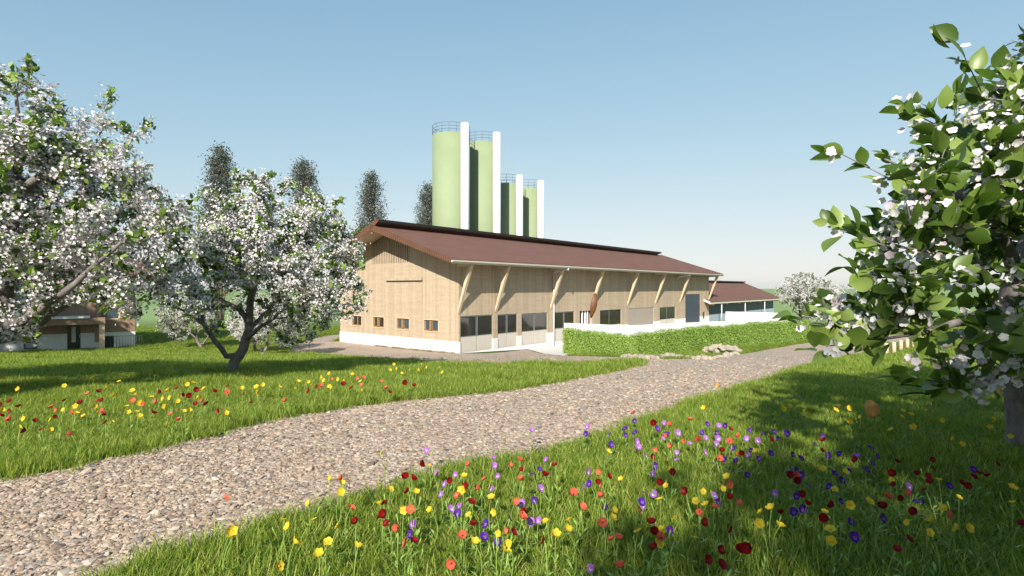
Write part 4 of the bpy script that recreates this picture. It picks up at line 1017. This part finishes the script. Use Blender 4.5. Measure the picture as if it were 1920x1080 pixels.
add(3.84, 400, 660, o=[(110,243),(105,293),(220,303),(18,430),(523,350),(780,250),(850,198),(1038,190),(1080,188),(1248,265),(1070,240),(1210,215)],
 r=[(10,283),(275,365),(745,252),(938,235),(993,262),(1385,222),(1270,290),(1450,245),(690,280)],
 y=[(205,262),(245,218),(220,190),(353,233),(345,182),(310,252),(478,256),(598,267),(605,218),(695,217),(717,238),(765,180),(797,205),(840,252),(905,195),(998,165),(1080,285),(1062,215),(1172,135),(1275,130),(1322,118),(1300,90),(1357,158),(1415,130),(1472,130),(1503,88),(1540,112),(1635,108),(1655,150),(90,440),(835,155),(933,212),(330,290)])
add(4.0, 480, 820, y=[(203,620),(435,620),(247,670),(618,670),(472,880),(762,828),(285,795),(540,785),(170,968),(635,343),(640,412),(565,305),(1008,390),(1203,415),(1112,545),(1305,545),(1560,295),(1543,395),(1597,583),(1828,718),(1860,845),(1640,795),(405,495),(930,505),(945,112),(1300,220),(1790,560),(1765,450),(1890,800),(-180,700),(-175,750)],
 o=[(712,532),(1062,680),(1125,795),(1468,945),(1520,440),(1680,377),(1712,317),(1598,205),(1900,215),(1158,540),(1549,738),(645,312),(1895,700)],
 r=[(1122,302),(1228,205),(752,638),(1183,782),(1627,663),(1578,370),(960,497),(1140,408),(1455,318),(1612,492),(980,645),(968,580),(1170,315)],
 p=[(1390,425),(1420,350),(1463,533),(1525,515),(1183,650),(1770,388),(1495,275),(1355,265),(1280,92),(1782,148),(1785,212),(1810,285)],
 v=[(1512,570),(1730,648),(1160,725),(1900,608),(1815,780),(1710,745)])
add(3.375, 960, 760, p=[(183,523),(122,735),(452,520),(478,420),(500,1032),(835,553),(900,560),(828,635),(897,433),(1038,350),(800,262),(788,230),(618,192),(480,135),(125,157),(965,113),(1050,172),(1125,243),(957,212),(845,318),(1225,208),(1300,208),(1560,222),(1495,318),(1280,570),(1043,297),(1218,297),(1483,208),(1310,127),(218,345),(60,622),(170,728),(1290,240)],
 v=[(175,403),(128,440),(490,495),(820,608),(900,380),(998,790),(595,643),(1310,612),(1487,440),(1513,283),(1558,337),(1245,267),(1590,180),(1400,272),(1280,370),(1418,352),(715,148),(720,187),(775,97),(780,175),(467,180),(980,178),(920,145),(1293,172),(1203,173),(1505,158),(1345,343),(140,598),(1350,128),(1237,118),(628,245)],
 o=[(58,475),(52,710),(25,605),(48,350),(550,418),(567,510),(388,565),(437,650),(575,742),(672,850),(685,1028),(905,280),(1012,260),(1088,225),(1172,210),(1375,228),(1440,195),(1310,338),(1000,125),(772,52),(1125,95),(800,670),(945,840),(1187,675),(1280,650),(1370,500),(1442,618),(962,192),(1420,312),(630,855),(570,578)],
 r=[(207,447),(608,452),(940,487),(1103,548),(885,747),(900,795),(1393,790),(1375,580),(1380,150),(1323,288),(1200,738),(205,855),(1450,925),(1325,1010),(1235,975),(1310,918),(1495,900),(883,322),(270,378),(88,683),(1455,300),(1020,420),(62,405),(540,483),(900,115),(5,805),(903,905)],
 y=[(362,728),(215,735),(275,820),(640,668),(637,715),(645,522),(690,470),(977,513),(1013,397),(938,597),(1033,715),(1155,840),(928,870),(798,800),(1228,633),(1207,543),(1310,505),(1330,530),(1362,455),(1583,682),(1567,750),(1218,20),(608,298),(1165,605),(955,798),(350,785),(1545,295)])
add(2.842, 1440, 700, y=[(20,125),(68,168),(105,145),(115,175),(203,198),(372,180),(425,188),(357,262),(433,262),(493,232),(710,235),(763,223),(718,202),(655,300),(775,287),(993,350),(1033,380),(1182,288),(1197,245),(933,250),(540,683),(435,700),(333,833),(338,898),(302,738),(940,722),(1012,827),(1065,823),(860,848),(870,792),(743,795),(910,572),(1018,662),(1303,692),(660,567),(410,533),(355,620),(1300,612),(280,510),(62,815),(20,725),(1293,335),(357,198),(80,190)],
 v=[(15,425),(33,312),(55,347),(102,320),(128,430),(175,455),(252,380),(320,435),(380,427),(472,397),(475,443),(545,398),(583,442),(410,492),(430,520),(355,532),(393,568),(330,603),(350,632),(213,597),(140,738),(187,722),(150,515),(118,512),(180,540),(575,680),(607,768),(460,870),(790,685),(820,680),(1095,512),(965,597),(525,512),(440,790),(385,680),(155,655),(290,335),(555,480)],
 p=[(40,638),(748,602)],
 r=[(15,355),(285,412),(295,360),(110,540),(163,578),(467,462),(687,475),(672,537),(800,540),(862,577),(835,622),(718,672),(850,545),(1022,583),(1065,600),(1130,535),(1093,553),(1218,483),(875,462),(295,770),(210,700),(180,642),(350,710),(690,940),(750,885),(613,718),(782,738),(1355,800),(70,748),(1170,550),(875,508),(675,595)],
 o=[(627,655),(745,637),(958,755),(145,540)])

def cup_petal(b, a0, ln, wd, lift, curl, mi=0, seg=4, notch=0.0, base=.12):
    ca, sa = math.cos(a0), math.sin(a0); rows = []
    for i in range(seg + 1):
        t = i / seg; y = ln * t; w = wd * (base + (1 - base) * math.sin(min(1, t * 1.25) * math.pi / 2) if t < .75 else (1 - ((t - .75) / .25) ** 2 * .45)); z = lift * t ** 1.5 * ln - curl * max(0, t - .6) * ln
        yy = y - (notch * ln if i == seg else 0)
        row = []
        for q in (-1, -.5, 0, .5, 1):
            x = q * w; yz = (yy if q == 0 else y - abs(q) ** 2 * ln * .12 * t); zz_ = z + .10 * ln * q * q * t
            row.append((x * ca - yz * sa, x * sa + yz * ca, zz_))
        rows.append(row)
    for i in range(seg):
        for j in range(4): b.face([rows[i][j], rows[i][j + 1], rows[i + 1][j + 1], rows[i + 1][j]], mi, True)
def flower_mesh(kind, var):
    b = MB(); rg_ = random.Random(hash(kind) % 97 + var * 13)
    rg_ = random.Random({'y': 1, 'o': 2, 'r': 3, 'p': 4, 'v': 5}[kind] * 31 + var)
    if kind == 'y':
        n = 5
        for k in range(n): cup_petal(b, 2 * math.pi * k / n + rg_.uniform(-.12, .12), .036, .018, .35 + .25 * var, .12, 0)
        b.tube([(0, 0, -.002), (0, 0, .006), (0, 0, .009)], [.004, .008, .003], 8, 1)
        mats = [M['petal_y'], M['eye_y']]
    elif kind in 'or':
        n = 5 if var else 4
        for k in range(n): cup_petal(b, 2 * math.pi * k / n + rg_.uniform(-.1, .1), .038, .03, .55 + .3 * var, .1, 0)
        b.tube([(0, 0, 0), (0, 0, .008), (0, 0, .012)], [.005, .008, .003], 8, 1)
        mats = [M['petal_' + kind], M['eye_k'] if kind == 'r' or var else M['eye_y']]
    else:
        for a, l, w in ((math.pi, .036, .024), (2.0, .031, .02), (-2.0, .031, .02), (.45, .034, .022), (-.45, .034, .022)):
            cup_petal(b, a, l * rg_.uniform(.92, 1.08), w, .15 + .12 * var, .15, 0, base=.25)
        for a, l, w in ((math.pi, .021, .010), (2.0, .015, .007), (-2.0, .015, .007)):
            cup_petal(b, a, l, w, .28 + .12 * var, 0, 1, 3)
        for a in (math.pi, 2.0, -2.0): cup_petal(b, a + .05, .012, .0035, .55, 0, 2, 2)
        b.tube([(0, 0, .002), (0, 0, .006)], [.004, .002], 6, 3)
        mats = [M['petal_' + kind], M['eye_w'] if kind == 'p' else M['petal_p'], M['eye_v'], M['eye_y']]
    me = b.mesh('bloom')
    for m_ in mats: me.materials.append(m_)
    bm = bmesh.new(); bm.from_mesh(me); bmesh.ops.remove_doubles(bm, verts=bm.verts, dist=1e-5); bm.to_mesh(me); bm.free()
    return me
def stem_mesh(var, kind):
    rg_ = random.Random(var * 7 + ord(kind)); b = MB(); w = [rg_.uniform(-.05, .05) for _ in range(4)]
    pts = [(w[0] * (1 - t) * t * 4, w[1] * (1 - t) * t * 4, t) for t in (0, .2, .4, .6, .8, .93, 1)]
    b.tube(pts, [.0035, .0032, .003, .0028, .0025, .0022, .003], 5)
    # thin side shoot with bud, and narrow leaves
    if var != 1:
        a = rg_.uniform(0, 6); sx, sy = math.cos(a), math.sin(a); b.tube([pts[3], (pts[3][0] + sx * .05, pts[3][1] + sy * .05, .70), (pts[3][0] + sx * .065, pts[3][1] + sy * .065, .84), (pts[3][0] + sx * .067, pts[3][1] + sy * .067, .89)], [.002, .002, .006, .002], 5)
    for k in range(4):
        a = rg_.uniform(0, 6.28); h = rg_.uniform(.05, .5); dx, dy = math.cos(a), math.sin(a); i = min(5, int(h * 5)); p = pts[i]; l = rg_.uniform(.04, .08)
        b.face([(p[0], p[1], h), (p[0] + dx * l * .5 - dy * .008, p[1] + dy * l * .5 + dx * .008, h + .08), (p[0] + dx * l, p[1] + dy * l, h + .11), (p[0] + dx * l * .5 + dy * .008, p[1] + dy * l * .5 - dx * .008, h + .08)])
    me = b.mesh('stem'); me.materials.append(M['stem']); return me
NAMES = {'y': ('buttercup', 'yellow buttercup'), 'o': ('poppy', 'coral poppy'), 'r': ('poppy', 'dark red poppy'), 'p': ('pansy', 'lilac pansy'), 'v': ('pansy', 'deep violet pansy')}
BL = {k: [flower_mesh(k, v) for v in range(3)] for k in NAMES}; ST = {k: [stem_mesh(v, k) for v in range(3)] for k in NAMES}
def zone(px, py):
    if px < 1200 and py < 860 and not (px > 960 and py > 745) and (py < 790 or px < 420):
        for lim, q in ((95, 'by big blossom tree'), (175, 'before farmhouse door'), (255, 'before farmhouse corner'), (350, 'left of forked tree'), (450, 'before forked tree'), (560, 'past forked tree'), (670, 'before barn yard'), (2000, 'before barn gable')):
            if px < lim: return 'meadow ' + q, 0 if py < 750 else 1
    for lim, q in ((640, 'left tip'), (800, 'below path bend'), (920, 'below silos'), (1010, 'where pansies begin'), (1100, 'below hedge corner'), (1200, 'middle'), (1300, 'sunny side'), (1420, 'at shade edge'), (1530, 'tree shade'), (1700, 'dark shade'), (3000, 'by close trunk')):
        if px < lim: break
    return 'right meadow ' + q, 2 if py < 850 else 3 if py < 930 else 4
ROW = ['back row', 'front row', 'far band', 'middle band', 'near band']
ORD = ['leftmost', 'second', 'third', 'fourth', 'fifth', 'sixth', 'seventh', 'eighth', 'ninth', 'tenth', 'eleventh', 'twelfth', 'thirteenth', 'fourteenth', 'fifteenth', 'sixteenth', 'seventeenth', 'eighteenth', 'nineteenth', 'twentieth']
cells = {}
for kd, pts in FL.items():
    for (px, py) in pts: cells.setdefault((kd, zone(px, py)), []).append((px, py))
rf = random.Random(99); nfl = 0
for (kd, (zs, row)), pts in sorted(cells.items()):
    pts.sort()
    for i, (px, py) in enumerate(pts):
        hgt = rf.uniform(.24, .36) if kd in 'yor' else rf.uniform(.18, .26)
        p = G(px, py, hgt); nm, ds = NAMES[kd]
        t = empty(nm, (p.x, p.y, p.z), rf.uniform(0, 6.28)); t.empty_display_size = .02
        where = f'in {ROW[row]}, {zs}'
        lab = f'only {ds} {where}' if len(pts) == 1 else f'{ORD[min(i, 19)]}{" from left" if i else ""} {ds} {where}'
        tag(t, lab, nm, {'buttercup': 'yellow buttercups', 'poppy': 'red poppies', 'pansy': 'purple pansies'}[nm] + ' in the meadow')
        v = rf.randrange(3); st = link_mesh('stem', ST[kd][v], t); st.scale = (1, 1, hgt)
        bl = link_mesh('bloom', BL[kd][rf.randrange(3)], t); bl.location = (0, 0, hgt)
        s = (rf.uniform(.52, .80) if kd in 'or' else rf.uniform(.6, .9) if kd == 'y' else rf.uniform(.65, .92)) * (1.0 if p.y < 4.5 else min(1.75, 1 + (p.y - 4.5) * .13)); bl.scale = (s, s, s)
        # tilt each bloom, most lean towards the light and the viewer
        n3 = Vector((rf.gauss(-.15, .65), rf.gauss(-.5, .6) - (.4 if kd in 'pv' else 0), rf.uniform(.2, 1.1))).normalized()
        q = n3.to_track_quat('Z', 'Y').to_matrix().to_4x4() if nm != 'pansy' else n3.to_track_quat('Z', 'Y').to_matrix().to_4x4()
        spin = Matrix.Rotation(rf.uniform(0, 6.28) if nm != 'pansy' else rf.uniform(-.4, .4), 4, 'Z')
        Rw = Matrix.Rotation(-t.rotation_euler.z, 4, 'Z') @ q @ spin
        bl.rotation_euler = Rw.to_euler(); nfl += 1
print('flowers', nfl)

# ------------------------------------------------------------------ drifting leaves in the air
def drift(px, py, Y, ln, wd, ang, material, lab):
    b = MB(); n = 8; rows = []
    rg_ = random.Random(int(px))
    for i in range(n + 1):
        t = i / n; w = wd / 2 * math.sin(math.pi * min(.97, max(.03, t))) ** .6 * rg_.uniform(.95, 1.04); z = .12 * ln * math.sin(t * 3)
        rows.append([(-w, ln * (t - .5), z + .15 * wd), (0, ln * (t - .5), z), (w, ln * (t - .5), z + .15 * wd)])
    for i in range(n):
        for j in range(2): b.face([rows[i][j], rows[i][j + 1], rows[i + 1][j + 1], rows[i + 1][j]], 0, True)
    me = b.mesh('drifting_leaf'); bm = bmesh.new(); bm.from_mesh(me); bmesh.ops.remove_doubles(bm, verts=bm.verts, dist=1e-5); bm.to_mesh(me); bm.free(); me.materials.append(material)
    o = link_mesh('drifting_leaf', me); o.location = at(px, py, Y); o.rotation_euler = ang
    md = o.modifiers.new('thick', 'SOLIDIFY'); md.thickness = .0015
    tag(o, lab, 'leaf', 'dry leaves drifting in the air')
drift(1112, 573, 3.4, .155, .04, (R(80), 0, R(8)), M['brown_leaf'], 'dry brown leaf drifting in the air before the barn wall and struts')
bpy.data.objects['drifting_leaf'].rotation_euler = (R(85), R(11), 0)
drift(1631, 767, 3.2, .105, .085, (R(80), R(-8), 0), M['amber_leaf'], 'large amber leaf drifting over the dark shaded grass')
drift(1345, 722, 4.0, .045, .04, (R(60), R(70), 0), M['amber_leaf'], 'small amber leaf drifting over the gravel path')
drift(1872, 731, 3.6, .055, .035, (R(75), R(40), 0), M['amber_leaf'], 'small amber leaf drifting beside the close tree trunk')
drift(427, 932, 3.4, .05, .03, (R(70), R(-60), 0), M['petal_o'], 'coral petal drifting over the near gravel')

# ------------------------------------------------------------------ air
HZ = MB(); HZ.box(-3750, 3750, -420, 3800, -1.5, 32); hz = HZ.build('haze', [], None)
hm = bpy.data.materials.new('haze'); hm.use_nodes = True; hn = hm.node_tree; hn.nodes.clear()
ho = hn.nodes.new('ShaderNodeOutputMaterial'); hv = hn.nodes.new('ShaderNodeVolumePrincipled'); hv.inputs['Color'].default_value = (.93, .96, 1, 1); hv.inputs['Density'].default_value = .00011; hv.inputs['Anisotropy'].default_value = .2
hn.links.new(hv.outputs[0], ho.inputs['Volume']); hz.data.materials.append(hm); tag(hz, kind='stuff')

# ------------------------------------------------------------------ light, sky, camera
SUN_DIR = Vector((.22, .9755, 0)).normalized(); EL = R(30.6)
D = Vector((SUN_DIR.x * math.cos(EL), SUN_DIR.y * math.cos(EL), -math.sin(EL)))
sd = bpy.data.lights.new('sun', 'SUN'); sd.energy = 5.0; sd.angle = R(.9); sd.color = (1.0, .93, .84)
so = bpy.data.objects.new('sun', sd); COL.objects.link(so); so.rotation_euler = D.to_track_quat('-Z', 'Y').to_euler()
w = bpy.data.worlds.new('World'); scene.world = w; w.use_nodes = True; nt = w.node_tree; bg = nt.nodes['Background']
sky = nt.nodes.new('ShaderNodeTexSky'); sky.sky_type = 'NISHITA'; sky.sun_disc = False
sky.sun_elevation = EL; S = -D; sky.sun_rotation = math.atan2(S.x, S.y)
sky.altitude = 0; sky.air_density = 1.0; sky.dust_density = .3; sky.ozone_density = 1.0
ST = .082
def vm(op, a, b_):
    n = nt.nodes.new('ShaderNodeVectorMath'); n.operation = op
    for k, q in ((0, a), (1, b_)):
        if isinstance(q, tuple): n.inputs[k].default_value = q
        else: nt.links.new(q, n.inputs[k])
    return n.outputs[0]
num = vm('MULTIPLY', sky.outputs[0], (1.93, 2.66, 3.14)); den = vm('ADD', vm('MULTIPLY', sky.outputs[0], (.190, .298, .366)), (1, 1, 1))
nt.links.new(vm('DIVIDE', num, den), bg.inputs[0]); bg.inputs[1].default_value = ST
cd = bpy.data.cameras.new('camera'); cam = bpy.data.objects.new('camera', cd); COL.objects.link(cam)
cam.location = (0, 0, CAMZ); cam.rotation_euler = (R(90), 0, 0); cd.sensor_width = 36; cd.lens = 36 * F / 1920; cd.clip_end = 9000; cd.clip_start = .05
scene.camera = cam
vs = scene.view_settings; scene.display_settings.display_device = 'sRGB'; vs.view_transform = 'Standard'; vs.look = 'None'; vs.exposure = .72; vs.gamma = 1
for m_ in bpy.data.materials:   # one overall reflectance level for every surface
    if not m_.use_nodes or m_.name in ('haze', 'dark_glass', 'bluish_glass', 'pond_water'): continue
    t_ = m_.node_tree
    for n_ in list(t_.nodes):
        sk = n_.inputs.get('Base Color') if n_.type == 'BSDF_PRINCIPLED' else n_.inputs.get('Color') if n_.type == 'BSDF_TRANSLUCENT' else None
        if sk is not None and sk.is_linked:
            src_ = sk.links[0].from_socket; t_.links.new(mixc(t_, 1.0, src_, (.82, .82, .82), 'MULTIPLY'), sk)
scene.cycles.max_bounces = 5; scene.cycles.transparent_max_bounces = 4
